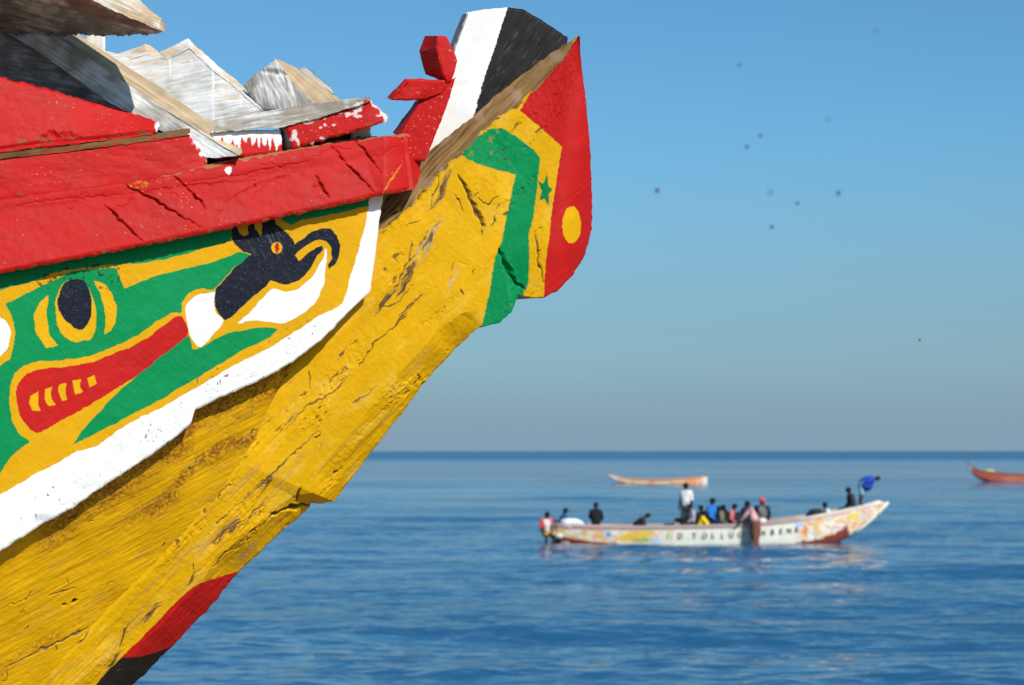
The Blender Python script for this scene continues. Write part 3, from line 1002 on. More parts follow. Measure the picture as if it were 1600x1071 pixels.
# ---------------------------------------------------------------- upper rails
def red_rail_col(seed, white_end=None, raw_top=0.0, line=None):
    def f(px, py, ed, v):
        c = fill(px, RED)
        c = mixc(c, 0.5 * sstep(0.1, 0.6, fbm(px / 90, py / 40, seed, 3)), RED * np.array([0.86, 1.5, 1.3]))
        c = mixc(c, 0.7 * (fbm(px / 1.8, py / 1.8, seed + 2, 2) + 0.25 * fbm(px / 60, py / 40, seed + 8, 2) > 0.86), np.array([0.6, 0.30, 0.26]))
        c = mixc(c, 0.85 * ((fbm(px / 16, py / 5, seed + 4, 3) > 0.42) & (v > 0.82)), BRN * 0.5)
        if white_end is not None:
            q = px - white_end(py) + 7 * fbm(px / 6, py / 9, seed + 5, 3)
            c = mixc(c, sstep(-2, 2, q), WHT)
        return c
    return f


def rail_disp(seed, amp=1.0):
    def f(px, py, ed):
        h = 0.0026 * fbm(px / 70, py / 30, seed, 3) + 0.0006 * fbm(px / 8, py / 8, seed + 1, 3)
        h -= 0.0012 * sstep(0.2, 0.9, fbm(px / 30, py / 9, seed + 2, 3))
        return h * amp
    return f


def wood_col(base, deg, seed, wash=0.0, fine=4.0, dark=0.5):
    def f(px, py, ed, v):
        a, b = rot(px, py, deg)
        g = fbm(a / 60, b / fine, seed, 4)
        c = np.asarray(base)[None, None] * (1 + 0.65 * dark * g + 0.35 * dark * fbm(px / 18, py / 18, seed + 9, 4))[..., None]
        if wash:
            m = sstep(0.30, 0.85, 0.36 + 1.6 * wash + 0.30 * fbm(a / 30, b / 3, seed + 7, 4) + 0.38 * fbm(px / 30, py / 30, seed + 8, 4))
            c = mixc(c, 0.85 * m, np.array([0.72, 0.72, 0.71]))
        return np.clip(c, 0.004, 0.85)
    return f


def wood_disp(deg, seed, amp=0.001):
    return lambda px, py, ed: grain(px, py, deg, seed, amp, 55, 4) + 0.0015 * fbm(px / 50, py / 50, seed + 1, 2)


# second rail: front, sloping top and chipped white end
r2_top = [(-30, 252), (0, 246), (80, 237), (150, 229), (220, 219), (297, 208), (310, 222), (324, 243)]
r2_bot = [(-30, 320), (0, 315), (70, 306), (120, 300), (180, 293), (240, 282), (285, 273), (325, 264)]
r2_st = [((t[0], t[1], fl(t[0]) - 0.022), (b[0], b[1], fl(b[0]) - 0.030)) for t, b in zip(r2_top, r2_bot)]
r2t = [((a[0], a[1] - 8, fl(a[0]) + 0.03), (a[0], a[1] + 3, fl(a[0]) - 0.026)) for a in r2_top[:6]]
part('rail', [patch(r2_st, 1.5, None, rail_disp(401), red_rail_col(402, lambda py: np.interp(py, [205, 225, 245, 265], [296, 303, 318, 340])), thick=0.09, edge=RED * 0.6, bevel=(6, 0.007), rag=1.4, seed=41),
              patch(r2t, 2.0, None, wood_disp(-8, 405), wood_col(BRN * 0.55, -8, 406, dark=0.7), bevel=None),
              patch([((-1500, 530, fl(-1500)), (-1500, 610, fl(-1500))), ((-700, 365, fl(-700) - 0.022), (-700, 440, fl(-700) - 0.03)), r2_st[0]], 12, None, None, RED, bevel=None, rag=0, thick=0.09)],
     M_PAINT, boat)

# third rail: the wedge that ends under the strut
r3_top = [(-30, 112), (0, 118), (50, 131), (110, 148), (165, 163), (215, 176), (249, 191)]
r3_bot = [(-30, 243), (0, 238), (60, 231), (105, 226), (150, 219), (210, 212), (244, 206)]
r3_st = [((t[0], t[1], fl(t[0]) + 0.05), (b[0], b[1], fl(b[0]) + 0.012)) for t, b in zip(r3_top, r3_bot)]


def r3_disp(px, py, ed):
    h = rail_disp(421)(px, py, ed)
    q, _ = seg_dist(px, py, C5([(0, 130), (280, 90), (460, 75), (700, 55), (960, 20)]), 8)
    h = h - 0.008 * np.clip(1 - q / 4, 0, 1)
    k = np.hypot((px - 92 + 8 * vnoise(px / 9, py / 9, 3)) / 26, (py - 214 + 5 * vnoise(px / 7, py / 7, 4)) / 8)
    return h - 0.009 * np.clip(1.2 - k, 0, 1) + 0.003 * fbm(px / 6, py / 4, 428, 3) * (k < 1.3)


part('rail', [patch(r3_st, 1.5, None, r3_disp, red_rail_col(422, lambda py: np.interp(py, [180, 206], [243, 246])), thick=0.06, edge=RED * 0.6, bevel=(6, 0.006), rag=1.4, seed=43),
              patch([((-900, -60, fl(-900) + 0.05), (-900, 385, fl(-900) + 0.012)), r3_st[0]], 12, None, None, RED, bevel=None, rag=0, thick=0.06)], M_PAINT, boat)

# drip-painted block and the cut red rail ahead of it
def drip_col(px, py, ed, v):
    c = fill(px, RED)
    n = vnoise(px / 3.4, 0 * py, 431) * 0.5 + 0.5
    ln = 208 + 7 + 28 * np.clip(n - 0.22, 0, 1) ** 0.9
    return mixc(c, sstep(2, -2, py - ln), WHT)


def drip_disp(px, py, ed):
    n = vnoise(px / 3.4, 0 * py, 431) * 0.5 + 0.5
    ln = 215 + 28 * np.clip(n - 0.22, 0, 1) ** 0.9
    return 0.0012 * sstep(3, -3, py - ln) + rail_disp(433, 0.5)(px, py, ed)


part('rail_block', [patch([((330, 204, -0.145), (338, 250, -0.15)), ((440, 203, -0.10), (441, 238, -0.105))], 1.4, None, drip_disp, drip_col, thick=0.08, edge=RED * 0.5, rag=1.0, seed=45)], M_PAINT, boat)


def cut_col(px, py, ed, v):
    c = red_rail_col(442)(px, py, ed, v)
    c = mixc(c, 0.9 * sstep(0.42, 0.55, fbm(px / 14, py / 9, 443, 3) + 0.55 * sstep(16, 0, py - np.interp(px, [443, 500, 577, 605], [192, 180, 154, 183])) + 0.3 * sstep(545, 580, px)), np.array([0.62, 0.55, 0.52]))
    return c


cut_top = [(444, 195), (500, 181), (545, 166), (578, 154), (592, 168), (606, 183)]
cut_bot = [(457, 232), (500, 221), (530, 212), (560, 203), (580, 197), (600, 189)]
cut_st = [((t[0], t[1], -0.115 + 0.0001 * (t[0] - 444)), (b[0], b[1], -0.125 + 0.0001 * (b[0] - 444))) for t, b in zip(cut_top, cut_bot)]
part('rail', [patch(cut_st, 1.4, None, rail_disp(445), cut_col, thick=0.07, edge=RED * 0.5, rag=1.6, seed=47, bevel=(5, 0.006)),
              quad((432, 193, -0.06), (446, 194, -0.112), (458, 232, -0.122), (440, 236, -0.06), res=2, col=wood_col(GRY * 0.7, 80, 447), rag=0.5),
              # weathered top of the rail, tilted to the viewer
              patch([((322, 188, 0.02), (332, 208, -0.155)), ((400, 178, 0.03), (444, 198, -0.121)), ((470, 165, 0.03), (500, 184, -0.118)), ((540, 156, 0.02), (560, 164, -0.114)), ((577, 151, 0.0), (580, 157, -0.112))], 1.6, None, wood_disp(-10, 448, 0.002), wood_col(np.array([0.30, 0.25, 0.19]), -10, 449, wash=0.03, fine=3), bevel=None, rag=1.0)],
     M_PAINT, boat)
# pale chock showing below the cut rail
part('chock', [patch([((545, 200, -0.03), (548, 216, -0.03)), ((578, 197, -0.03), (580, 212, -0.03))], 2, None, wood_disp(0, 451), wood_col(TAN * 1.3, 0, 452, wash=0.2), thick=0.05, rag=1.5)], M_WOOD, boat)

# dark-coloured filler added for the shade in the gap under the cut rail
part('dark_gap_fill', [patch([((210, 200, -0.06), (210, 300, -0.06)), ((300, 206, -0.06), (300, 290, -0.06)), ((440, 206, -0.03), (440, 260, -0.03)), ((530, 200, -0.015), (530, 240, -0.015)), ((572, 198, -0.005), (572, 230, -0.005))], 3, None, wood_disp(-10, 455, 0.002), wood_col(np.array([0.09, 0.06, 0.04]), -10, 456), thick=0.04, rag=0.6)], M_WOOD, boat)

# ---------------------------------------------------------------- diagonal strut
part('strut', [
    # white-washed front, then the tan sawn upper face
    patch([((40, 22, 0.10), (-10, 40, 0.10)), ((118, 76, 0.02), (62, 82, 0.02)), ((225, 150, -0.07), (170, 160, -0.07)), ((300, 196, -0.13), (255, 206, -0.13)), ((350, 228, -0.172), (322, 246, -0.172)), ((376, 242, -0.19), (340, 247, -0.19))], 1.5, None, wood_disp(33, 461, 0.0016), wood_col(GRY * 0.95, 33, 462, wash=0.12, fine=6), thick=0.05, edge=GRY, rag=0.3, bevel=None),
    patch([((62, 12, 0.16), (39, 24, 0.098)), ((140, 66, 0.08), (117, 78, 0.018)), ((250, 136, -0.01), (224, 152, -0.072)), ((325, 190, -0.07), (299, 198, -0.132)), ((378, 232, -0.13), (349, 230, -0.175)), ((379, 238, -0.14), (374, 243, -0.193))], 1.5, None, wood_disp(33, 463, 0.0012), wood_col(TAN * 0.92, 33, 464, fine=2.6, dark=0.6), rag=0.6, bevel=None)],
    M_WOOD, boat)

# ---------------------------------------------------------------- inner boards in the bow
part('inner_board', [patch([((-400, 20, 0.16), (-400, 300, 0.12)), ((0, 40, 0.12), (0, 250, 0.08)), ((110, 60, 0.10), (110, 240, 0.07)), ((250, 165, 0.07), (250, 230, 0.06))], 2.2, None, wood_disp(10, 471, 0.002), wood_col(np.array([0.21, 0.20, 0.19]), 10, 472, wash=0.03, fine=7), thick=0.04, edge=GRY, rag=0.3)], M_WOOD, boat)
part('post', [patch([((133, 40, 0.14), (133, 110, 0.14)), ((164, 40, 0.14), (164, 120, 0.14))], 1.8, None, wood_disp(90, 475), wood_col(TAN * 1.3, 90, 476, wash=0.2), thick=0.05, edge=TAN * 0.8, rag=0.5),], M_WOOD, boat)
def thwart_col(px, py, ed, v):
    c = wood_col(GRY * 1.1, -12, 482, wash=0.20, fine=4, dark=0.35)(px, py, ed, v)
    c = mixc(c, 0.35 * sstep(0.1, 0.5, fbm(px / 45, py / 25, 486, 3)), np.array([0.56, 0.60, 0.64]))
    c = mixc(c, 0.5 * sstep(0.25, 0.5, fbm(px / 50, py / 9, 487, 3)), TAN * 1.2)
    for x0, y0, y1, w in ((333, 104, 188, 1.7), (207, 100, 125, 1.6), (266, 92, 118, 1.5), (300, 94, 106, 1.3), (376, 150, 166, 2.0)):
        c = mixc(c, sstep(w + 0.8, w - 0.6, np.abs(px - x0 + 0.6 * vnoise(px * 0, py / 9, 3))) * (py > y0) * (py < y1), WHT)
    return c


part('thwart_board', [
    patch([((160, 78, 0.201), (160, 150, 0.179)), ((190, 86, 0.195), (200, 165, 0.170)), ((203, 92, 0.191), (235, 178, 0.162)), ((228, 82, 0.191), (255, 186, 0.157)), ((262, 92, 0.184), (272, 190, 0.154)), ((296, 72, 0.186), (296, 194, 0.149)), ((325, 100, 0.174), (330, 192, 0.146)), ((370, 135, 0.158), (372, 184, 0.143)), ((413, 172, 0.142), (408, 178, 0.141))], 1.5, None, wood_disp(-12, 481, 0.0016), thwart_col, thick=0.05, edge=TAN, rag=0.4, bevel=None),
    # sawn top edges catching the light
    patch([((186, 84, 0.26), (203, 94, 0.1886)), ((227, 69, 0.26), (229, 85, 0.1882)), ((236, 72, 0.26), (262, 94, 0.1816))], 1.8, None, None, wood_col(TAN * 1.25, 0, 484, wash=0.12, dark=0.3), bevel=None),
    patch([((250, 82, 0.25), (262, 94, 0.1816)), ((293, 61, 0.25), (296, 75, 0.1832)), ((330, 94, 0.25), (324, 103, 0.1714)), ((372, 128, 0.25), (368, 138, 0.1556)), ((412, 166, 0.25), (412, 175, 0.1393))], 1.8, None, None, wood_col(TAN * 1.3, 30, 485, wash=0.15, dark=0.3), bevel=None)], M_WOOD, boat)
part('carved_block', [
    patch([((378, 132, 0.16), (410, 172, 0.14)), ((430, 90, 0.14), (450, 176, 0.12)), ((462, 134, 0.13), (472, 172, 0.11)), ((494, 165, 0.12), (496, 168, 0.11))], 1.5, None, lambda px, py, ed: wood_disp(60, 491, 0.0018)(px, py, ed) - 0.012 * np.clip(1 - np.hypot((px - 430 - (py - 113) * 1.2) / 26, (py - 113) / 6), 0, 1), wood_col(GRY * 0.75, 75, 492, wash=0.04, fine=6), thick=0.04, edge=GRY, rag=0.8),
    patch([((430, 90, 0.14), (430, 91, 0.14)), ((456, 100, 0.16), (462, 134, 0.129)), ((500, 128, 0.20), (480, 152, 0.125)), ((537, 157, 0.22), (494, 166, 0.119))], 1.5, None, wood_disp(42, 493, 0.0016), wood_col(TAN * 0.95, 42, 494, fine=3), rag=0.6),
    patch([((468, 106, 0.20), (472, 114, 0.18)), ((477, 103, 0.22), (490, 124, 0.19)), ((516, 136, 0.23), (524, 146, 0.2))], 1.8, None, None, wood_col(GRY * 1.1, 42, 495), thick=0.04, rag=0.8)], M_WOOD, boat)

# ---------------------------------------------------------------- overhanging plank, top left
part('overhead_plank', [
    # underside, its shade also put into a darker wood colour
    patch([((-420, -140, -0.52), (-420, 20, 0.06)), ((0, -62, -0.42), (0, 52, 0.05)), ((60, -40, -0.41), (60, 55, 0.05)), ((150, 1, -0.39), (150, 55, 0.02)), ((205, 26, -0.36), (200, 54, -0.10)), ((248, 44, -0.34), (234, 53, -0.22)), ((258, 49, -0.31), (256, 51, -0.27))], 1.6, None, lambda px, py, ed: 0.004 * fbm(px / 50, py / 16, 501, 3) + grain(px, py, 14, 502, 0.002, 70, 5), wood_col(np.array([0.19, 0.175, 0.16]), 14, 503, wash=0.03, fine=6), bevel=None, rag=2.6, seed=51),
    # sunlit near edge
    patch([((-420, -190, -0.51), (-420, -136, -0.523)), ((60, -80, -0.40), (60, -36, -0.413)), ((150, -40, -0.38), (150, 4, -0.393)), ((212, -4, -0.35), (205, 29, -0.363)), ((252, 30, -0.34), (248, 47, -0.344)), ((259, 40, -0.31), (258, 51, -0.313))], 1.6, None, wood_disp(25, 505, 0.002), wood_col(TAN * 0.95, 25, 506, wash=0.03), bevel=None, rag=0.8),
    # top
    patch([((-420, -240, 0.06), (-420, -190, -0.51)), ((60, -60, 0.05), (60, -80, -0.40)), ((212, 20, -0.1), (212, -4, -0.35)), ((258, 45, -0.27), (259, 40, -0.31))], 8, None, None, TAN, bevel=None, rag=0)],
    M_WOOD, boat)

# ---------------------------------------------------------------- prow board (white and black fin) and red horn
def fin_col(px, py, ed, v):
    c = fill(px, WHT)
    xl = np.interp(py, [0, 12, 60, 120, 175, 240], [797, 793, 778, 757, 742, 722]) + 1.0 * fbm(px / 8, py / 8, 511, 2)
    blk = px > xl
    a, b = rot(px, py, -58)
    bc = np.array([0.011, 0.0105, 0.011])[None, None] * (1 + 0.5 * fbm(a / 40, b / 2.4, 512, 4))[..., None]
    bc = mixc(bc, 0.35 * (fbm(a / 20, b / 1.6, 513, 3) > 0.42), np.array([0.10, 0.08, 0.05]))
    c = np.where(blk[..., None], bc, c)
    c = mixc(c, (~blk) * 0.5 * sstep(0.35, 0.7, fbm(px / 26, py / 26, 514, 4)), WHT * 0.86)
    return c


fin_st = [((730, 19, 0.108), (640, 270, 0.070)), ((760, 14, 0.115), (700, 260, 0.083)), ((793, 11, 0.122), (760, 230, 0.098)), ((818, 14, 0.126), (800, 190, 0.109)), ((850, 33, 0.131), (840, 150, 0.120)), ((887, 57, 0.137), (884, 80, 0.134))]
part('prow_board', [
    patch(fin_st, 1.4, None, lambda px, py, ed: grain(px, py, -58, 515, 0.0009, 60, 4) + 0.001 * fbm(px / 30, py / 30, 516, 2), fin_col, thick=0.08, edge=GRY * 0.5, rag=0.6, bevel=(5, 0.005)),
    quad((722, 23, 0.17), (732, 20, 0.104), (666, 200, 0.08), (652, 200, 0.15), res=2, col=GRY * 0.9, bevel=None, rag=0.4)], M_PAINT, boat)  # left edge face of the white board, its shade put into the grey


def horn_part(front, shade_faces, seed):
    ps = [patch(front, 1.4, None, lambda px, py, ed: 0.0016 * fbm(px / 22, py / 22, seed, 3) + 0.0005 * fbm(px / 4, py / 4, seed + 1, 2), lambda px, py, ed, v: mixc(fill(px, RED), 0.8 * (fbm(px / 2.2, py / 2.2, seed + 3, 2) > 0.74), np.array([0.6, 0.33, 0.3])), thick=0.07, edge=RED, rag=0.5, bevel=(4, 0.004))]
    for s in shade_faces:
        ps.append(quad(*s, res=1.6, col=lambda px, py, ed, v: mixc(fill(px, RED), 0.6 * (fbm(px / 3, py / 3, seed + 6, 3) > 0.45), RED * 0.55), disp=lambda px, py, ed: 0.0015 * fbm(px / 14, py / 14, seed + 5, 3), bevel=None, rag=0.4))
    return ps


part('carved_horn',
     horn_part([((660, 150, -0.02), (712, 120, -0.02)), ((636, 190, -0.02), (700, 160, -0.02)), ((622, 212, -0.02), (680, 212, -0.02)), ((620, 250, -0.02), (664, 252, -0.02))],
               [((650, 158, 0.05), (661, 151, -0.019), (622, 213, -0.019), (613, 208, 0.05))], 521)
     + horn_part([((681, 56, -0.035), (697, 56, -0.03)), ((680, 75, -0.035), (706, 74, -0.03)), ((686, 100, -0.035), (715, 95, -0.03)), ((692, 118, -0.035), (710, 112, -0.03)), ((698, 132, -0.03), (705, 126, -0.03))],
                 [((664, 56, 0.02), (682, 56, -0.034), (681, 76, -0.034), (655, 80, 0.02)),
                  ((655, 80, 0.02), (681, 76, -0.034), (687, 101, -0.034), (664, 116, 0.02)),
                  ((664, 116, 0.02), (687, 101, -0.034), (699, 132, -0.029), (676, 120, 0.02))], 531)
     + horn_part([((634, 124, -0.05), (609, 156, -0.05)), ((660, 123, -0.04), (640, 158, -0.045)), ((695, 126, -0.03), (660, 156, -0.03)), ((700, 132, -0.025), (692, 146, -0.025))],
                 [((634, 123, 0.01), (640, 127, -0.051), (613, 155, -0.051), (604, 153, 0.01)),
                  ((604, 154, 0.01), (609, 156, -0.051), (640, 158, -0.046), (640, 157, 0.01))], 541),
     M_PAINT, boat)

# ---------------------------------------------------------------- far side of the hull, closing it behind
part('far_side', [patch([((640, 260, 0.30), (590, 500, 0.30)), ((300, 330, 0.75), (260, 800, 0.45)), ((-300, 400, 1.3), (-300, 1400, 0.6)), ((-1500, 560, 1.6), (-1400, 1580, 0.7))], 16, None, None, YEL, bevel=None, rag=0, thick=0.05)], M_PAINT, boat)

# ================================================================== boats on the water
def hull_boat(name, label, Y0, st, colour, loc_px, rail_col, thwarts=(), nst=220, nrow=20, full=0.16, inner=np.array([0.09, 0.07, 0.06])):
    """st rows: px, sheer py, keel py, half beam in m; the side seen is the near one at about Y0"""
    st = catmull(np.array(st, float), False, 10)
    xs = np.linspace(st[0, 0], st[-1, 0], nst)
    sh, ke, hb = (np.interp(xs, st[:, 0], st[:, k]) for k in (1, 2, 3))
    X = (xs - HX) * Y0 / F
    zs = ZC - (sh - HY) * Y0 / F
    zk = ZC - (ke - HY) * Y0 / F
    yc = Y0 + 0.9
    root = empty(name, (float((loc_px - HX) * yc / F), yc, 0.0))
    tag(root, label, 'boat')
    q = np.linspace(0, 1, nrow)

    def shell(th, lift):
        rows = []
        for side in (-1, 1):
            qq = q[::-1] if side < 0 else q
            for v in qq:
                yy = yc + side * np.maximum(hb - th, 0.01) * v ** full
                zz = zk + lift + (zs - zk - lift) * v
                rows.append(np.stack([X, yy, zz], -1))
        return np.stack(rows)

    O = shell(0.0, 0.0)
    I = shell(0.06, 0.10)
    R = O.shape[0]
    idx = np.arange(R * nst).reshape(R, nst)
    f = np.stack([idx[:-1, :-1], idx[:-1, 1:], idx[1:, 1:], idx[1:, :-1]], -1).reshape(-1, 4)
    py_ = HY - (O[..., 2] - ZC) * F / Y0
    px_ = O[..., 0] * F / Y0 + HX
    c = colour(px_, py_, np.broadcast_to(sh, px_.shape))
    raw_mesh('hull', O.reshape(-1, 3), [f], c.reshape(-1, 3), M_FAR, root)
    raw_mesh('lining', I.reshape(-1, 3), [f], np.broadcast_to(inner, (R * nst, 3)), M_FAR, root)
    # rail: a capping strip on each side
    for side in (-1, 1):
        a = []
        for dy, dz in ((-0.05, -0.07), (-0.05, 0.03), (0.05, 0.03), (0.05, -0.07), (-0.05, -0.07)):
            yy = yc + side * np.maximum(hb - 0.02, 0.02) + dy
            a.append(np.stack([X, yy, zs + dz], -1))
        a = np.stack(a)
        ii = np.arange(5 * nst).reshape(5, nst)
        ff = np.stack([ii[:-1, :-1], ii[:-1, 1:], ii[1:, 1:], ii[1:, :-1]], -1).reshape(-1, 4)
        rc = rail_col(np.broadcast_to(xs, (5, nst)))
        raw_mesh('rail', a.reshape(-1, 3), [ff], rc.reshape(-1, 3), M_FAR, root, smooth=False)
    for tx in thwarts:
        b = np.interp(tx, xs, hb)
        z = np.interp(tx, xs, zs) - 0.16
        x = (tx - HX) * Y0 / F
        raw_box('thwart', (x - 0.13, yc - b + 0.05, z - 0.05), (x + 0.13, yc + b - 0.05, z), inner * 1.6, M_FAR, root)

    def surf(px, py):
        b, a, k = np.interp(px, xs, hb), np.interp(px, xs, sh), np.interp(px, xs, ke)
        v = np.clip((k - py) / (k - a), 0.02, 1)
        return yc - b * v ** full
    return root, surf, yc


def raw_box(name, lo, hi, col, mat, parent, bev=0.0):
    (x0, y0, z0), (x1, y1, z1) = lo, hi
    v = np.array([(x0, y0, z0), (x1, y0, z0), (x1, y1, z0), (x0, y1, z0), (x0, y0, z1), (x1, y0, z1), (x1, y1, z1), (x0, y1, z1)])
    f = np.array([(0, 3, 2, 1), (4, 5, 6, 7), (0, 1, 5, 4), (1, 2, 6, 5), (2, 3, 7, 6), (3, 0, 4, 7)])
    return raw_mesh(name, v, [f], np.broadcast_to(np.asarray(col, float), (8, 3)), mat, parent, smooth=False)


def tube(name, pts, rad, col, mat, parent=None, seg=8):
    pts = np.asarray(pts, float)
    rad = np.broadcast_to(np.asarray(rad, float), (len(pts),))
    V = []
    for i, p in enumerate(pts):
        t = pts[min(i + 1, len(pts) - 1)] - pts[max(i - 1, 0)]
        t /= np.linalg.norm(t) + 1e-9
        u = np.cross(t, (0.31, 0.2, 0.93)); u /= np.linalg.norm(u) + 1e-9
        w = np.cross(t, u)
        for k in range(seg):
            a = 6.28318 * k / seg
            V.append(p + rad[i] * (math.cos(a) * u + math.sin(a) * w))
    n = len(pts)
    ii = np.arange(n * seg).reshape(n, seg)
    f = np.stack([ii[:-1], np.roll(ii[:-1], -1, 1), np.roll(ii[1:], -1, 1), ii[1:]], -1).reshape(-1, 4)
    fs = [f, ii[0:1, ::-1], ii[-1:, :]]
    return raw_mesh(name, np.array(V), fs, np.broadcast_to(np.asarray(col, float), (len(V), 3)), mat, parent)


def blob(name, c, r, col, mat, parent=None, lump=0.0, seed=0, nu=24, nv=14, vcol=None):
    th = np.linspace(0, 2 * math.pi, nu, endpoint=False)
    ph = np.linspace(-math.pi / 2, math.pi / 2, nv)
    T, Pp = np.meshgrid(th, ph)
    k = 1 + lump * fbm(T * 1.5 + 3 * np.sin(T), Pp * 2.2, seed, 3) * np.cos(Pp)
    V = np.stack([c[0] + r[0] * np.cos(T) * np.cos(Pp) * k, c[1] + r[1] * np.sin(T) * np.cos(Pp) * k, c[2] + r[2] * np.sin(Pp) * k], -1)
    ii = np.arange(nu * nv).reshape(nv, nu)
    f = np.stack([ii[:-1], np.roll(ii[:-1], -1, 1), np.roll(ii[1:], -1, 1), ii[1:]], -1).reshape(-1, 4)
    cc = np.broadcast_to(np.asarray(col, float), (nu * nv, 3)) if vcol is None else vcol(V.reshape(-1, 3))
    return raw_mesh(name, V.reshape(-1, 3), [f], cc, mat, parent)


# ---------------------------------------------------------------- the crowded boat
YB = 72.0
CREAM = np.array([0.76, 0.74, 0.62])
PINK = np.array([0.66, 0.40, 0.35])
ORG = np.array([0.72, 0.26, 0.07])
REDB = np.array([0.20, 0.035, 0.018])


def crowd_col(px, py, sh):
    n1 = fbm(px / 16, py / 7, 601, 3)
    n2 = fbm(px / 11, py / 6, 602, 3)
    c = fill(px, CREAM)
    ends = np.maximum(sstep(1050, 1010, px), sstep(1240, 1262, px))
    c = mixc(c, ends * 0.85 * sstep(-0.05, 0.25, n1), PINK)
    c = mixc(c, ends * 0.85 * sstep(0.02, 0.22, n2) * sstep(1020, 960, px), ORG)
    c = mixc(c, ends * 0.85 * sstep(0.1, 0.25, fbm(px / 9, py / 5, 603, 3)), np.array([0.76, 0.46, 0.10]))
    c = mixc(c, 0.6 * sstep(0.25, 0.45, fbm(px / 9, py / 4, 605, 3)), np.array([0.70, 0.60, 0.48]))
    c = mixc(c, ends * 0.75 * sstep(0.22, 0.34, fbm(px / 6, py / 4, 606, 3)), np.array([0.70, 0.22, 0.12]))
    c = mixc(c, ends * 0.6 * sstep(0.3, 0.4, fbm(px / 7, py / 4, 607, 3)), np.array([0.35, 0.55, 0.62]))
    # motifs: yellow leaf, green sprig, blue star, orange and blue marks by the lettering
    leaf = np.hypot((px - 993) / 30, (py - 838 + (px - 993) * 0.16) / 6.5) < 1
    c[leaf] = (0.74, 0.48, 0.05)
    c = mixc(c, 0.8 * ((np.hypot((px - 1003) / 14, (py - 844) / 4) < 1) & (n1 > -0.1)), np.array([0.15, 0.42, 0.12]))
    c[np.hypot(px - 951, py - 836) < 5.0] = (0.25, 0.50, 0.75)
    c[np.hypot(px - 951, py - 836) < 2.2] = (0.02, 0.05, 0.12)
    c[np.hypot((px - 1027) / 7, (py - 846) / 4) < 1] = (0.35, 0.60, 0.75)
    c[np.hypot((px - 1044) / 2.4, (py - 838) / 8) < 1] = (0.22, 0.50, 0.15)
    c[np.hypot((px - 1049) / 2.2, (py - 837) / 8) < 1] = ORG
    c[np.hypot((px - 1259) / 4.5, (py - 830) / 8) < 1] = ORG * 1.05
    c[np.hypot((px - 1249) / 7, (py - 820) / 4.5) < 1] = (0.38, 0.55, 0.75)
    c[np.hypot((px - 1337) / 10, (py - 808 + (px - 1337) * 0.5) / 5) < 1] = (0.70, 0.55, 0.10)
    c[np.hypot((px - 1314) / 8, (py - 816) / 4) < 1] = (0.75, 0.45, 0.15)
    c[px > 1376] = (0.72, 0.36, 0.16)
    # pinkish grey strip below the rail
    c = mixc(c, 0.75 * sstep(8.5, 5.5, py - sh) * sstep(1300, 1240, px), np.array([0.50, 0.36, 0.33]))
    # brown bottom with its scalloped edge
    edge = np.interp(px, [850, 880, 905, 940, 985, 1010, 1232, 1250, 1275, 1300, 1318, 1328, 1345], [838, 839, 844, 848, 851.5, 856, 856, 846, 843, 837, 828, 820, 900])
    edge = edge + 1.3 * np.abs(np.sin(px * 0.16))
    bot = py > edge
    c = np.where(bot[..., None], REDB, c)
    c = mixc(c, bot * sstep(930, 985, px) * sstep(1200, 1180, px) * 0.7, np.array([0.03, 0.015, 0.012]))
    pale = (np.hypot((px - 884) / 9, (py - 851) / 3.5) < 1)
    c[pale] = (0.62, 0.52, 0.42)
    return c


boat_st = [(858, 823, 838, 0.16), (866, 819, 848, 0.34), (880, 820, 856, 0.55), (930, 822, 868, 0.8), (985, 823, 872, 0.9), (1060, 822, 872, 0.95),
           (1160, 819, 870, 0.95), (1245, 811, 864, 0.85), (1300, 802, 855, 0.62), (1330, 796, 842, 0.42), (1360, 790.5, 818, 0.22), (1388, 786, 791, 0.04)]


def crowd_rail(xs):
    c = fill(xs, np.array([0.40, 0.30, 0.27]))
    c = mixc(c, sstep(1230, 1290, xs), np.array([0.70, 0.58, 0.50]))
    return mixc(c, sstep(1000, 900, xs) * 0.6, np.array([0.62, 0.38, 0.34]))


crowd, csurf, YC = hull_boat('fishing_boat', 'long pale patterned wooden boat crowded with people, with dark lettering on its side', YB, boat_st, crowd_col, 1115, crowd_rail,
                             thwarts=(905, 960, 1010, 1060, 1105, 1150, 1195, 1240, 1290))
# forked bow piece
def wpt(px, py, Y):
    return PW(px, py, Y)
tube('bow_horn', [wpt(1340, 797, YC), wpt(1362, 790, YC), wpt(1376, 785, YC)], [0.13, 0.12, 0.08], CREAM * 0.9, M_FAR, crowd)
tube('stem_post', [wpt(1322, 838, YC), wpt(1345, 824, YC), wpt(1366, 807, YC), wpt(1380, 793, YC), wpt(1388, 785, YC)], [0.10, 0.10, 0.09, 0.08, 0.05], CREAM * np.array([1, 0.96, 0.92]), M_FAR, crowd)

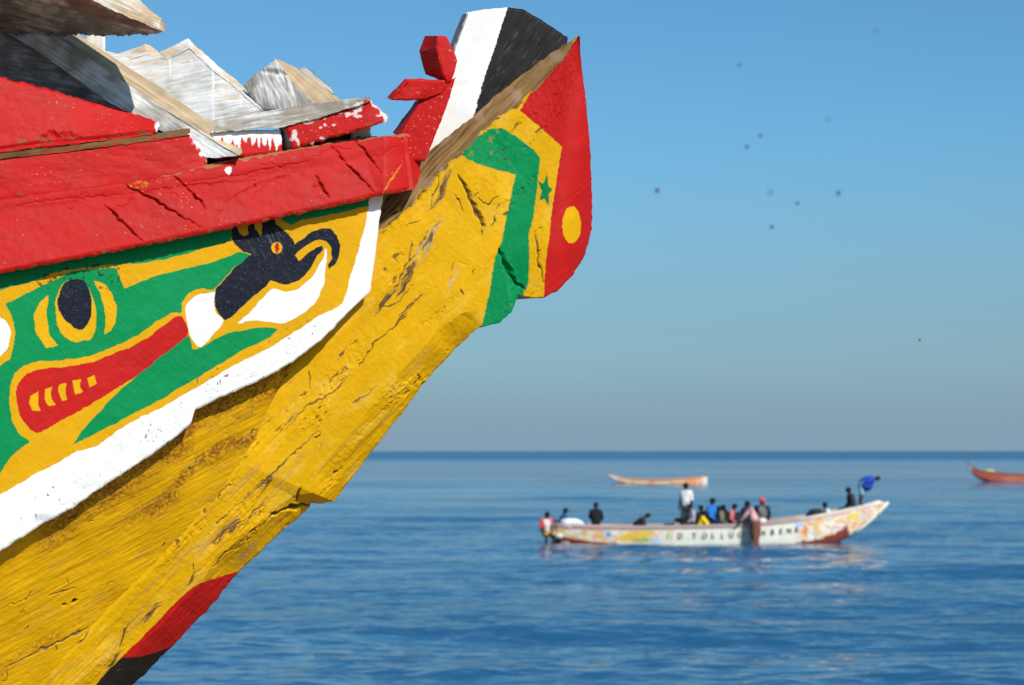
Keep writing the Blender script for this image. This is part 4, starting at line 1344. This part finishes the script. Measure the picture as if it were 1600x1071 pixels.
# lettering
def letter(ch, px, py, h, parent, surf, Y0):
    cu = bpy.data.curves.new('letter', 'FONT')
    cu.body = ch
    cu.size = h
    cu.align_x = 'CENTER'
    cu.align_y = 'CENTER'
    cu.extrude = 0.004
    cu.offset = 0.003
    tmp = bpy.data.objects.new('letter_tmp', cu)
    COL.objects.link(tmp)
    bpy.context.view_layer.update()
    me = bpy.data.meshes.new_from_object(tmp.evaluated_get(bpy.context.evaluated_depsgraph_get()))
    bpy.data.objects.remove(tmp)
    y = float(surf(px, py)) - 0.03
    p = PW(px, py, y)
    o = bpy.data.objects.new('letter', me)
    o.rotation_euler = (math.radians(90), 0, 0)
    o.location = tuple(p - np.array(parent.location))
    o.parent = parent
    ca = me.color_attributes.new('Col', 'FLOAT_COLOR', 'POINT')
    ca.data.foreach_set('color', np.tile(np.array([0.035, 0.045, 0.04, 1.0], np.float32), len(me.vertices)))
    me.materials.append(M_FAR)
    COL.objects.link(o)


for ch, x, y, h in (('D', 1063, 838, .27), ('T', 1085, 838, .27), ('O', 1101, 838, .25), ('L', 1114, 837.5, .25), ('L', 1129, 837.5, .25), ('U', 1143, 836.5, .25), ('O', 1157, 836, .24),
                    ('A', 1193, 833, .24), ('B', 1207, 832, .25), ('E', 1220, 830.5, .24), ('N', 1233, 829.5, .24), ('E', 1245, 828, .24)):
    letter(ch, x, y, h * 1.02, crowd, csurf, YB)

# outboard motor and gear at the stern
om = empty('outboard_motor', tuple(PW(866, 846, YC)))
tag(om, 'dark outboard motor hanging on the left end of the crowded boat', 'motor')
blob('cowling', PW(869, 826, YC - 0.1), (0.24, 0.22, 0.30), (0.02, 0.022, 0.018), M_FAR, om, 0.12, 3)
tube('leg', [PW(868, 832, YC - 0.1), PW(866, 845, YC - 0.15), PW(864, 858, YC - 0.2)], [0.12, 0.09, 0.06], (0.035, 0.04, 0.045), M_FAR, om)
tube('tiller', [PW(872, 822, YC - 0.1), PW(884, 817, YC)], [0.03, 0.025], (0.02, 0.02, 0.02), M_FAR, om)
fl_ = blob('float', PW(874, 838, YC - 0.45), (0.16, 0.13, 0.11), (0.50, 0.51, 0.50), M_FAR, None, 0.1, 8)
tag(fl_, 'round white float hanging beside the dark outboard motor', 'float')
sk = blob('sack', PW(892, 819, YC - 0.3), (0.44, 0.34, 0.20), (0.72, 0.75, 0.77), M_CLOTH, None, 0.35, 4, vcol=lambda V: mixc(np.broadcast_to(np.array([0.74, 0.76, 0.77]), V.shape).copy(), (vnoise(V[:, 0] * 7, V[:, 2] * 9, 4) > 0.35) * 0.7, np.array([0.30, 0.50, 0.68])))
tag(sk, 'crumpled white and blue plastic sheet heaped at the stern of the crowded boat', 'sheet')
bd = blob('bundle', PW(1191, 815, YC - 0.75), (0.17, 0.15, 0.12), (0.66, 0.63, 0.58), M_CLOTH, None, 0.25, 6)
tag(bd, 'small white bundle on the rail below the person in the red cap', 'bundle')
nl = blob('heap_blob', PW(1128, 812, YC + 0.2), (1.65, 0.40, 0.30), (0.016, 0.017, 0.02), M_CLOTH, None, 0.3, 17)  # dark mass added to fill the gaps between the seated people
tag(nl, 'long dark mass added to fill the gaps among the people seated amidships', 'net')
nt_ = blob('heap_blob', PW(1276, 806, YC), (0.34, 0.40, 0.26), (0.03, 0.03, 0.03), M_CLOTH, None, 0.4, 7, vcol=lambda V: mixc(np.broadcast_to(np.array([0.025, 0.028, 0.03]), V.shape).copy(), sstep(0.0, 0.1, V[:, 0] - (1283 - HX) * YC / F), np.array([0.28, 0.08, 0.05])))
tag(nt_, 'dark and rust coloured net heap left of the person in the pale aqua shirt', 'net')
rp = tube('rope', [PW(1374, 801, YC - 0.1), PW(1364, 822, YC - 0.15), PW(1352, 838, YC - 0.2), PW(1340, 852, YC - 0.3)], 0.012, (0.10, 0.09, 0.07), M_FAR)
tag(rp, 'thin rope slanting from the bow of the crowded boat into the water', 'rope')

# ---------------------------------------------------------------- people
SKIN = (0.050, 0.026, 0.016)
HAIR = (0.008, 0.007, 0.007)


def pose(kind, lean=0.0, turn=0.0, arms='down', h=1.0):
    """joint positions, facing -y (the viewer) before turning; base at the feet, or the seat when sitting"""
    J = {}
    if kind == 'stand':
        pz = 0.93
        legs = {s: [(0.10 * s, 0, 0.88), (0.115 * s, -0.03, 0.50), (0.12 * s, 0.03, 0.09), (0.13 * s, -0.12, 0.03)] for s in (-1, 1)}
    elif kind == 'sit':
        pz = 0.10
        legs = {s: [(0.11 * s, -0.03, 0.08), (0.15 * s, -0.44, 0.10), (0.15 * s, -0.42, -0.34), (0.15 * s, -0.55, -0.40)] for s in (-1, 1)}
    else:      # crouch
        pz = 0.32
        legs = {s: [(0.11 * s, 0.0, 0.30), (0.17 * s, -0.36, 0.46), (0.14 * s, -0.10, 0.09), (0.15 * s, -0.24, 0.03)] for s in (-1, 1)}
    ax = [(0, 0, pz), (0, -0.01, pz + 0.20), (0, 0.01, pz + 0.42), (0, -0.005, pz + 0.55), (0, -0.03, pz + 0.66), (0, -0.02, pz + 0.76)]
    sh = {s: (0.185 * s, 0.01, pz + 0.47) for s in (-1, 1)}
    if arms == 'down':
        arm = {s: [(0.235 * s, 0.02, pz + 0.20), (0.24 * s, -0.06, pz - 0.03), (0.24 * s, -0.10, pz - 0.12)] for s in (-1, 1)}
    elif arms == 'lap':
        arm = {s: [(0.25 * s, -0.04, pz + 0.22), (0.16 * s, -0.25, pz + 0.10), (0.10 * s, -0.32, pz + 0.10)] for s in (-1, 1)}
    elif arms == 'hips':
        arm = {s: [(0.40 * s, 0.04, pz + 0.26), (0.22 * s, -0.06, pz + 0.08), (0.16 * s, -0.08, pz + 0.05)] for s in (-1, 1)}
    elif arms == 'reach':
        arm = {s: [(0.22 * s, -0.24, pz + 0.34), (0.18 * s, -0.46, pz + 0.22), (0.17 * s, -0.56, pz + 0.18)] for s in (-1, 1)}
    else:      # hang: straight down from a bent trunk, solved after the lean
        arm = {s: [(0.21 * s, -0.26, pz + 0.42), (0.20 * s, -0.50, pz + 0.38), (0.20 * s, -0.59, pz + 0.36)] for s in (-1, 1)}

    def bend(p):
        x, y, z = p
        t = np.clip((z - pz) / 0.25, 0, 1) if z > pz else 0.0
        a = math.radians(lean) * (0.4 + 0.6 * t) if z > pz - 0.2 and lean else 0.0
        dy, dz = y, z - pz
        return (x, dy * math.cos(a) - dz * math.sin(a), pz + dy * math.sin(a) + dz * math.cos(a))
    ax = [ax[0]] + [bend(p) for p in ax[1:]]
    sh = {s: bend(sh[s]) for s in sh}
    arm = {s: [bend(p) if (p[2] > pz - 0.15) else p for p in arm[s]] for s in arm}
    names, pts, edges, rad, par = [], [], [], [], []

    def add(n, p, r, parent):
        names.append(n); pts.append(p); rad.append(r)
        if parent is not None:
            edges.append((parent, len(pts) - 1)); par.append(n)
        return len(pts) - 1
    p0 = add('pelvis', ax[0], (0.155, 0.125), None)
    p1 = add('torso', ax[1], (0.145, 0.11), p0)
    p2 = add('torso', ax[2], (0.165, 0.12), p1)
    p3 = add('neck', ax[3], (0.055, 0.055), p2)
    p4 = add('head', ax[4], (0.085, 0.095), p3)
    p5 = add('head', ax[5], (0.07, 0.085), p4)
    nose = np.array(ax[4]) * 0.65 + np.array(ax[5]) * 0.35
    for s in (-1, 1):
        a = add('upper_arm', sh[s], (0.068, 0.068), p2)
        b = add('upper_arm', arm[s][0], (0.047, 0.047), a)
        c = add('forearm', arm[s][1], (0.034, 0.034), b)
        hnd = add('hand', arm[s][2], (0.038, 0.024), c)
        d = np.array(arm[s][2]) - np.array(arm[s][1])
        d = d / (np.linalg.norm(d) + 1e-9)
        add('hand', tuple(np.array(arm[s][2]) + d * 0.08), (0.026, 0.014), hnd)
        add('hand', tuple(np.array(arm[s][2]) + d * 0.03 + np.array([-0.045 * s, -0.02, 0])), (0.013, 0.013), hnd)
        l = legs[s]
        a = add('thigh', l[0], (0.092, 0.092), p0)
        b = add('thigh', l[1], (0.062, 0.062), a)
        c = add('shin', l[2], (0.042, 0.042), b)
        add('foot', l[3], (0.042, 0.03), c)
    P = np.array(pts, float) * h
    R_ = np.array(rad, float) * h
    t = math.radians(turn)
    P = np.stack([P[:, 0] * math.cos(t) - P[:, 1] * math.sin(t), P[:, 0] * math.sin(t) + P[:, 1] * math.cos(t), P[:, 2]], -1)
    return names, P, edges, R_


def person(label, base, kind='sit', lean=0, turn=0, arms='lap', h=1.0, shirt=(0.1, 0.1, 0.1), pants=(0.03, 0.03, 0.04), sleeve=True, legs_bare=False, cap=None, hood=None, loose=1.15, legw=1.0, front=None, group='people on the crowded boat'):
    names, P, edges, R_ = pose(kind, lean, turn, arms, h)
    me = bpy.data.meshes.new('skeleton')
    me.from_pydata([tuple(p) for p in P], edges, [])
    o = bpy.data.objects.new('skeleton', me)
    COL.objects.link(o)
    o.modifiers.new('skin', 'SKIN')
    sd = o.modifiers.new('sub', 'SUBSURF')
    sd.levels = 1
    sv = me.skin_vertices[0].data
    for i, r in enumerate(R_):
        k = loose if names[i] in ('torso', 'pelvis', 'upper_arm') else (legw if names[i] in ('thigh', 'shin') else 1.0)
        sv[i].radius = (r[0] * k, r[1] * k)
        sv[i].use_root = (i == 0)
    bpy.context.view_layer.update()
    body = bpy.data.meshes.new_from_object(o.evaluated_get(bpy.context.evaluated_depsgraph_get()))
    bpy.data.objects.remove(o)
    bpy.data.meshes.remove(me)
    V = np.empty(len(body.vertices) * 3, np.float32)
    body.vertices.foreach_get('co', V)
    V = V.reshape(-1, 3)
    best = np.full(len(V), 1e9)
    reg = np.array(['torso'] * len(V), dtype=object)
    for a, b in edges:
        A, B = P[a], P[b]
        d = B - A
        t = np.clip(((V - A) @ d) / (d @ d), 0, 1)
        rr = R_[a].mean() * (1 - t) + R_[b].mean() * t
        dist = np.linalg.norm(V - A - t[:, None] * d, axis=1) - rr
        k = dist < best
        best = np.where(k, dist, best)
        nm = names[b]
        if names[a] == 'pelvis' and nm == 'torso':
            sub = np.where(t < 0.25, 'pelvis', 'torso')
            reg[k] = sub[k]
        else:
            reg[k] = nm
    c = np.empty((len(V), 3))
    c[:] = shirt
    for rg, cc in (('head', SKIN), ('neck', SKIN), ('hand', SKIN), ('foot', SKIN), ('pelvis', pants), ('thigh', pants), ('shin', SKIN if legs_bare else pants)):
        c[reg == rg] = cc
    if not sleeve:
        c[reg == 'forearm'] = SKIN
    if hood is not None:
        c[(reg == 'neck')] = hood
    if front is not None:       # a different colour down the front of the shirt
        t = math.radians(turn)
        f = V @ np.array([math.sin(t), -math.cos(t), 0])
        side = V @ np.array([math.cos(t), math.sin(t), 0])
        c[(reg == 'torso') & (f > 0.03) & (np.abs(side) < 0.12)] = front
    ca = body.color_attributes.new('Col', 'FLOAT_COLOR', 'POINT')
    c4 = np.ones((len(V), 4), np.float32)
    c4[:, :3] = c
    ca.data.foreach_set('color', c4.ravel())
    body.materials.clear()
    body.materials.append(M_CLOTH)
    body.polygons.foreach_set('use_smooth', np.ones(len(body.polygons), bool))
    root = empty('person', tuple(base))
    tag(root, label, 'person', group)
    bo = bpy.data.objects.new('body', body)
    COL.objects.link(bo)
    bo.parent = root
    # hair or cap sits on the crown
    hd, tp = P[4], P[5]
    up = (tp - hd) / np.linalg.norm(tp - hd)
    ctr = np.array(base) + hd + up * 0.055 * h
    col = cap if cap is not None else HAIR
    k = 1.18 if cap is not None else 1.06
    hr = blob('cap' if cap is not None else 'hair', ctr, (0.098 * h * k, 0.105 * h * k, 0.088 * h * k), col, M_CLOTH, root, 0.06, 3, 16, 10)
    if cap is not None:
        t = math.radians(turn)
        blob('cap_peak', ctr + np.array([math.sin(t) * 0.12, -math.cos(t) * 0.12, -0.01]), (0.07, 0.07, 0.018), col, M_CLOTH, root, 0, 1, 12, 6)
    # face: nose, two ears
    t = math.radians(turn)
    fw = np.array([math.sin(t), -math.cos(t), 0.0])
    sd_ = np.array([math.cos(t), math.sin(t), 0.0])
    blob('nose', np.array(base) + hd + fw * 0.105 * h + up * 0.01, (0.016, 0.016, 0.02), SKIN, M_CLOTH, root, 0, 1, 8, 5)
    for s in (-1, 1):
        blob('ear', np.array(base) + hd + sd_ * s * 0.092 * h + up * 0.01, (0.014, 0.018, 0.028), SKIN, M_CLOTH, root, 0, 1, 8, 5)
    return root


def seat(px, top_py, Y, h=1.0, kind='sit'):
    """base so that the crown meets the given height"""
    z = ZC - (top_py - HY) * Y / F
    crown = {'sit': 0.10, 'stand': 0.93, 'crouch': 0.32}[kind] + 0.86
    return np.array([(px - HX) * Y / F, Y, z - crown * h])


person('person in a red and white shirt and yellow shorts perched on the stern end', PW(853, 838, YC - 0.1), 'sit', 8, 20, 'lap', 1.0, (0.60, 0.07, 0.06), (0.55, 0.33, 0.06), sleeve=False, legs_bare=True, loose=1.3, legw=1.2, front=(0.72, 0.62, 0.62))
person('person in a dark blue top leaning over the stern, beside the white sheet', seat(875, 790, YC, 0.95), 'sit', 16, 75, 'reach', 0.95, (0.02, 0.055, 0.20), (0.02, 0.025, 0.05), loose=1.3)
person('person dressed all in black standing alone left of the boat middle', seat(931, 783, YC, 0.96, 'stand'), 'stand', 0, 165, 'lap', 0.96, (0.014, 0.014, 0.015), (0.012, 0.012, 0.014), loose=1.35)
person('dark crouching figure alone between the black-clad person and the standing man', seat(991, 801, YC, 0.9, 'crouch') + np.array([0, 0, 0.28]), 'crouch', 50, 80, 'reach', 0.9, (0.035, 0.03, 0.032), (0.02, 0.02, 0.02), loose=1.3)
person('man in a white shirt standing tallest in the boat', seat(1072, 752, YC, 1.04, 'stand'), 'stand', 0, -35, 'down', 1.04, (0.72, 0.70, 0.70), (0.04, 0.06, 0.05), sleeve=False, loose=1.2, legw=1.3)
person('person in a pink and pale blue top sitting right behind the standing man', seat(1082, 784, YC - 0.1, 0.95), 'sit', 5, -70, 'lap', 0.95, (0.42, 0.36, 0.45), (0.02, 0.02, 0.03), loose=1.2, front=(0.50, 0.25, 0.30))
person('person in bright yellow oilskins hunched by the rail', seat(1091, 793, YC - 0.45, 0.92), 'sit', 24, 80, 'reach', 0.92, (0.72, 0.52, 0.01), (0.72, 0.52, 0.01), cap=(0.02, 0.02, 0.02), loose=1.4, legw=1.3)
person('person in a bright blue jacket seated in the middle of the group', seat(1110, 777, YC, 1.04), 'sit', 4, 60, 'lap', 1.08, (0.02, 0.16, 0.52), (0.01, 0.04, 0.12), loose=1.8)
person('person in an olive top and blue trousers right of the bright blue jacket', seat(1126, 786, YC - 0.15, 0.97), 'sit', 6, 75, 'lap', 0.97, (0.17, 0.15, 0.10), (0.015, 0.03, 0.40), loose=1.3, legw=1.5)
person('person in a coral pink top with a purple scarf, between olive top and bent figure', seat(1142, 784, YC, 0.97), 'sit', 10, 65, 'lap', 0.97, (0.60, 0.14, 0.16), (0.05, 0.035, 0.03), loose=1.2, front=(0.20, 0.06, 0.16))
climber = person('person in a pink shirt and brown wrap climbing over the near side', PW(1181, 853, YC - 1.25) + np.array([0, 0, -0.08]), 'stand', 24, -110, 'reach', 1.0, (0.60, 0.33, 0.34), (0.16, 0.06, 0.035), loose=1.45, legw=1.9)
blob('wrap', PW(1180, 829, YC - 1.25), (0.20, 0.20, 0.40), (0.17, 0.065, 0.04), M_CLOTH, climber, 0.12, 12)
person('person in a red cap and open black coat with a white striped front', seat(1190, 776, YC - 0.1, 1.08), 'sit', 6, 8, 'lap', 1.08, (0.012, 0.013, 0.015), (0.014, 0.014, 0.016), cap=(0.62, 0.05, 0.055), loose=1.75, front=(0.16, 0.17, 0.17))
person('dark figure bending behind the pink shirt, left of the red cap', seat(1160, 779, YC + 0.25, 1.0), 'sit', 14, 60, 'lap', 1.0, (0.015, 0.015, 0.017), (0.015, 0.015, 0.017), loose=1.5)
person('dark figure half hidden between the yellow oilskins and the bright blue jacket', seat(1101, 786, YC + 0.3, 0.98), 'sit', 12, -60, 'lap', 0.98, (0.018, 0.020, 0.026), (0.015, 0.015, 0.02), loose=1.4)
person('figure in a dark navy top behind the olive top, right of the bright blue jacket', seat(1119, 788, YC + 0.3, 0.97), 'sit', 8, 40, 'lap', 0.97, (0.02, 0.03, 0.075), (0.015, 0.015, 0.02), loose=1.4)
person('figure in a dark purple top between the olive top and the coral pink top', seat(1134, 791, YC + 0.2, 0.95), 'sit', 10, -30, 'lap', 0.95, (0.06, 0.025, 0.085), (0.015, 0.02, 0.10), loose=1.4)
person('person in a pale aqua shirt sitting low near the bow', seat(1295, 782, YC, 0.97), 'sit', 10, -85, 'lap', 0.97, (0.50, 0.72, 0.68), (0.05, 0.05, 0.05), loose=1.5)
person('person in dark olive clothes sitting on the bow deck', seat(1333, 758, YC, 1.05), 'sit', 12, -80, 'lap', 1.05, (0.035, 0.034, 0.028), (0.012, 0.016, 0.035), loose=1.4, legw=1.3)
bender = person('person in a shiny blue jacket bending over at the bow tip', PW(1345, 791, YC), 'stand', 72, 85, 'lap', 0.90, (0.02, 0.06, 0.42), (0.20, 0.42, 0.45), loose=2.0, legw=1.3, legs_bare=True)
blob('jacket', PW(1353, 757, YC), (0.26, 0.25, 0.26), (0.02, 0.05, 0.34), M_CLOTH, bender, 0.18, 14)

# ---------------------------------------------------------------- two boats farther out
def far_col(px, py, sh):
    n = fbm(px / 9, py / 4, 701, 3)
    c = fill(px, np.array([0.68, 0.50, 0.30]))
    c = mixc(c, 0.95 * sstep(-0.1, 0.15, n), np.array([0.70, 0.20, 0.07]))
    c = mixc(c, 0.8 * sstep(0.1, 0.3, fbm(px / 7, py / 3, 702, 3)), np.array([0.72, 0.60, 0.38]))
    c = mixc(c, sstep(972, 962, px), np.array([0.76, 0.70, 0.60]))
    c = mixc(c, sstep(4, 2, py - sh) * sstep(960, 990, px), np.array([0.42, 0.20, 0.15]))
    c = mixc(c, sstep(1066, 1074, px) * sstep(1096, 1086, px) * 0.8, np.array([0.72, 0.24, 0.09]))
    c = mixc(c, sstep(1096, 1100, px), np.array([0.75, 0.68, 0.58]))
    k = np.interp(px, [952, 972, 985, 1000], [750, 756, 757.5, 760])
    return np.where((py > k)[..., None], np.array([0.20, 0.05, 0.03]), c)


fb, _, FY = hull_boat('fishing_boat', 'small orange and white wooden boat, empty, far out beyond the crowded one', 203.0,
                      [(951, 739.5, 745.5, 0.34), (962, 742.5, 752.5, 0.5), (985, 747, 760, 0.7), (1020, 749, 763, 0.9), (1060, 748, 763, 0.9), (1090, 745.5, 762, 0.7), (1106, 744, 760, 0.5)], far_col, 1028, lambda xs: fill(xs, np.array([0.45, 0.24, 0.17])), thwarts=(1000, 1040, 1075), nst=140, nrow=14)
tube('stern_post', [PW(1103.5, 754, FY), PW(1104, 742.5, FY)], 0.10, (0.03, 0.025, 0.02), M_FAR, fb)


def red_col(px, py, sh):
    n = fbm(px / 10, py / 4, 721, 3)
    c = fill(px, np.array([0.40, 0.085, 0.055]))
    c = mixc(c, 0.7 * sstep(0.0, 0.3, n) * sstep(1535, 1560, px), np.array([0.52, 0.20, 0.12]))
    c = mixc(c, sstep(1523, 1518, px), np.array([0.52, 0.42, 0.38]))
    c = mixc(c, sstep(3.4, 1.6, py - sh) * sstep(1525, 1535, px) * 0.7, np.array([0.14, 0.06, 0.05]))
    c = mixc(c, sstep(1.5, 3.5, py - np.interp(px, [1530, 1560, 1600, 1700], [744, 750, 752, 753])) * 0.8, np.array([0.10, 0.02, 0.016]))
    return c


rb, _, RY = hull_boat('fishing_boat', 'red-brown wooden boat with upswept bow, cut off by the right edge', 220.0,
                      [(1514, 723, 727, 0.08), (1522, 730, 740, 0.25), (1535, 735.5, 750, 0.5), (1560, 738.5, 757, 0.8), (1600, 741, 759, 0.95), (1660, 741, 759, 0.9), (1720, 737, 756, 0.4)], red_col, 1600, lambda xs: fill(xs, np.array([0.20, 0.09, 0.07])), thwarts=(1570, 1610, 1650), nst=140, nrow=14)
hp = blob('heap_blob', PW(1545, 738, RY), (0.65, 0.45, 0.32), (0.42, 0.36, 0.16), M_CLOTH, None, 0.35, 9)
tag(hp, 'yellowish heap of gear in the bow of the red-brown boat', 'net')

# ---------------------------------------------------------------- insects in the air
def insect(px, py, Y, size, ang, label):
    p = PW(px, py, Y)
    root = empty('flying_insect', tuple(p))
    tag(root, label, 'insect', 'insects in the air')
    d = np.array([math.cos(ang), 0.2, math.sin(ang)])
    d /= np.linalg.norm(d)
    tube('body', [p - d * size * 0.5, p - d * size * 0.2, p + d * size * 0.2, p + d * size * 0.5], [size * 0.08, size * 0.2, size * 0.18, size * 0.06], (0.02, 0.02, 0.02), M_CLOTH, root, 6)
    w = np.cross(d, (0, 1, 0))
    for s in (-1, 1):
        a = p + d * size * 0.15
        b = a + w * size * 0.7 * s - d * size * 0.35
        V = np.array([a, a + w * size * 0.35 * s + d * size * 0.1, b, a - d * size * 0.3 + w * size * 0.2 * s])
        raw_mesh('wing', np.concatenate([V, V + np.array([0, 0.0002, 0])]), [np.array([(0, 1, 2, 3), (7, 6, 5, 4), (0, 4, 5, 1), (1, 5, 6, 2), (2, 6, 7, 3), (3, 7, 4, 0)])], np.broadcast_to(np.array([0.12, 0.13, 0.14]), (8, 3)), M_CLOTH, root, smooth=False)


for px, py, Y, sz, an, lb in ((1206, 355, 2.45, 0.0058, 1.2, 'dark dot of an insect, lowest of the cluster in mid sky'),
                              (1246, 318, 2.45, 0.0052, 0.8, 'dark insect speck just up and right of the lowest speck in mid sky'),
                              (1167, 230, 2.4, 0.0056, 0.7, 'insect speck, left one of the upper pair in mid sky'),
                              (1188, 212, 2.35, 0.0052, 1.1, 'insect speck, right one of the upper pair in mid sky'),
                              (1310, 302, 2.15, 0.0062, 0.4, 'slanting insect speck on the right of the mid sky cluster'),
                              (1027, 298, 2.3, 0.0064, -0.5, 'slanting insect speck nearest to the painted bow'),
                              (1155, 102, 2.3, 0.0044, 0.3, 'tiny insect speck high in the sky above the upper pair'),
                              (1437, 531, 3.4, 0.0052, 0.05, 'sharp little insect speck low in the sky on the right')):
    insect(px, py, Y, sz, an, lb)
for px, py, Y, sz, an, lb in ((1204, 301, 1.75, 0.0040, -0.6, 'very faint slanting insect speck between the upper pair and the lowest speck'),
                              (1294, 187, 1.75, 0.0036, 0.3, 'very faint insect speck above the slanting one on the right'),
                              (1368, 48, 1.9, 0.0036, 0.9, 'faint insect speck near the top edge on the right')):
    insect(px, py, Y, sz, an, lb)
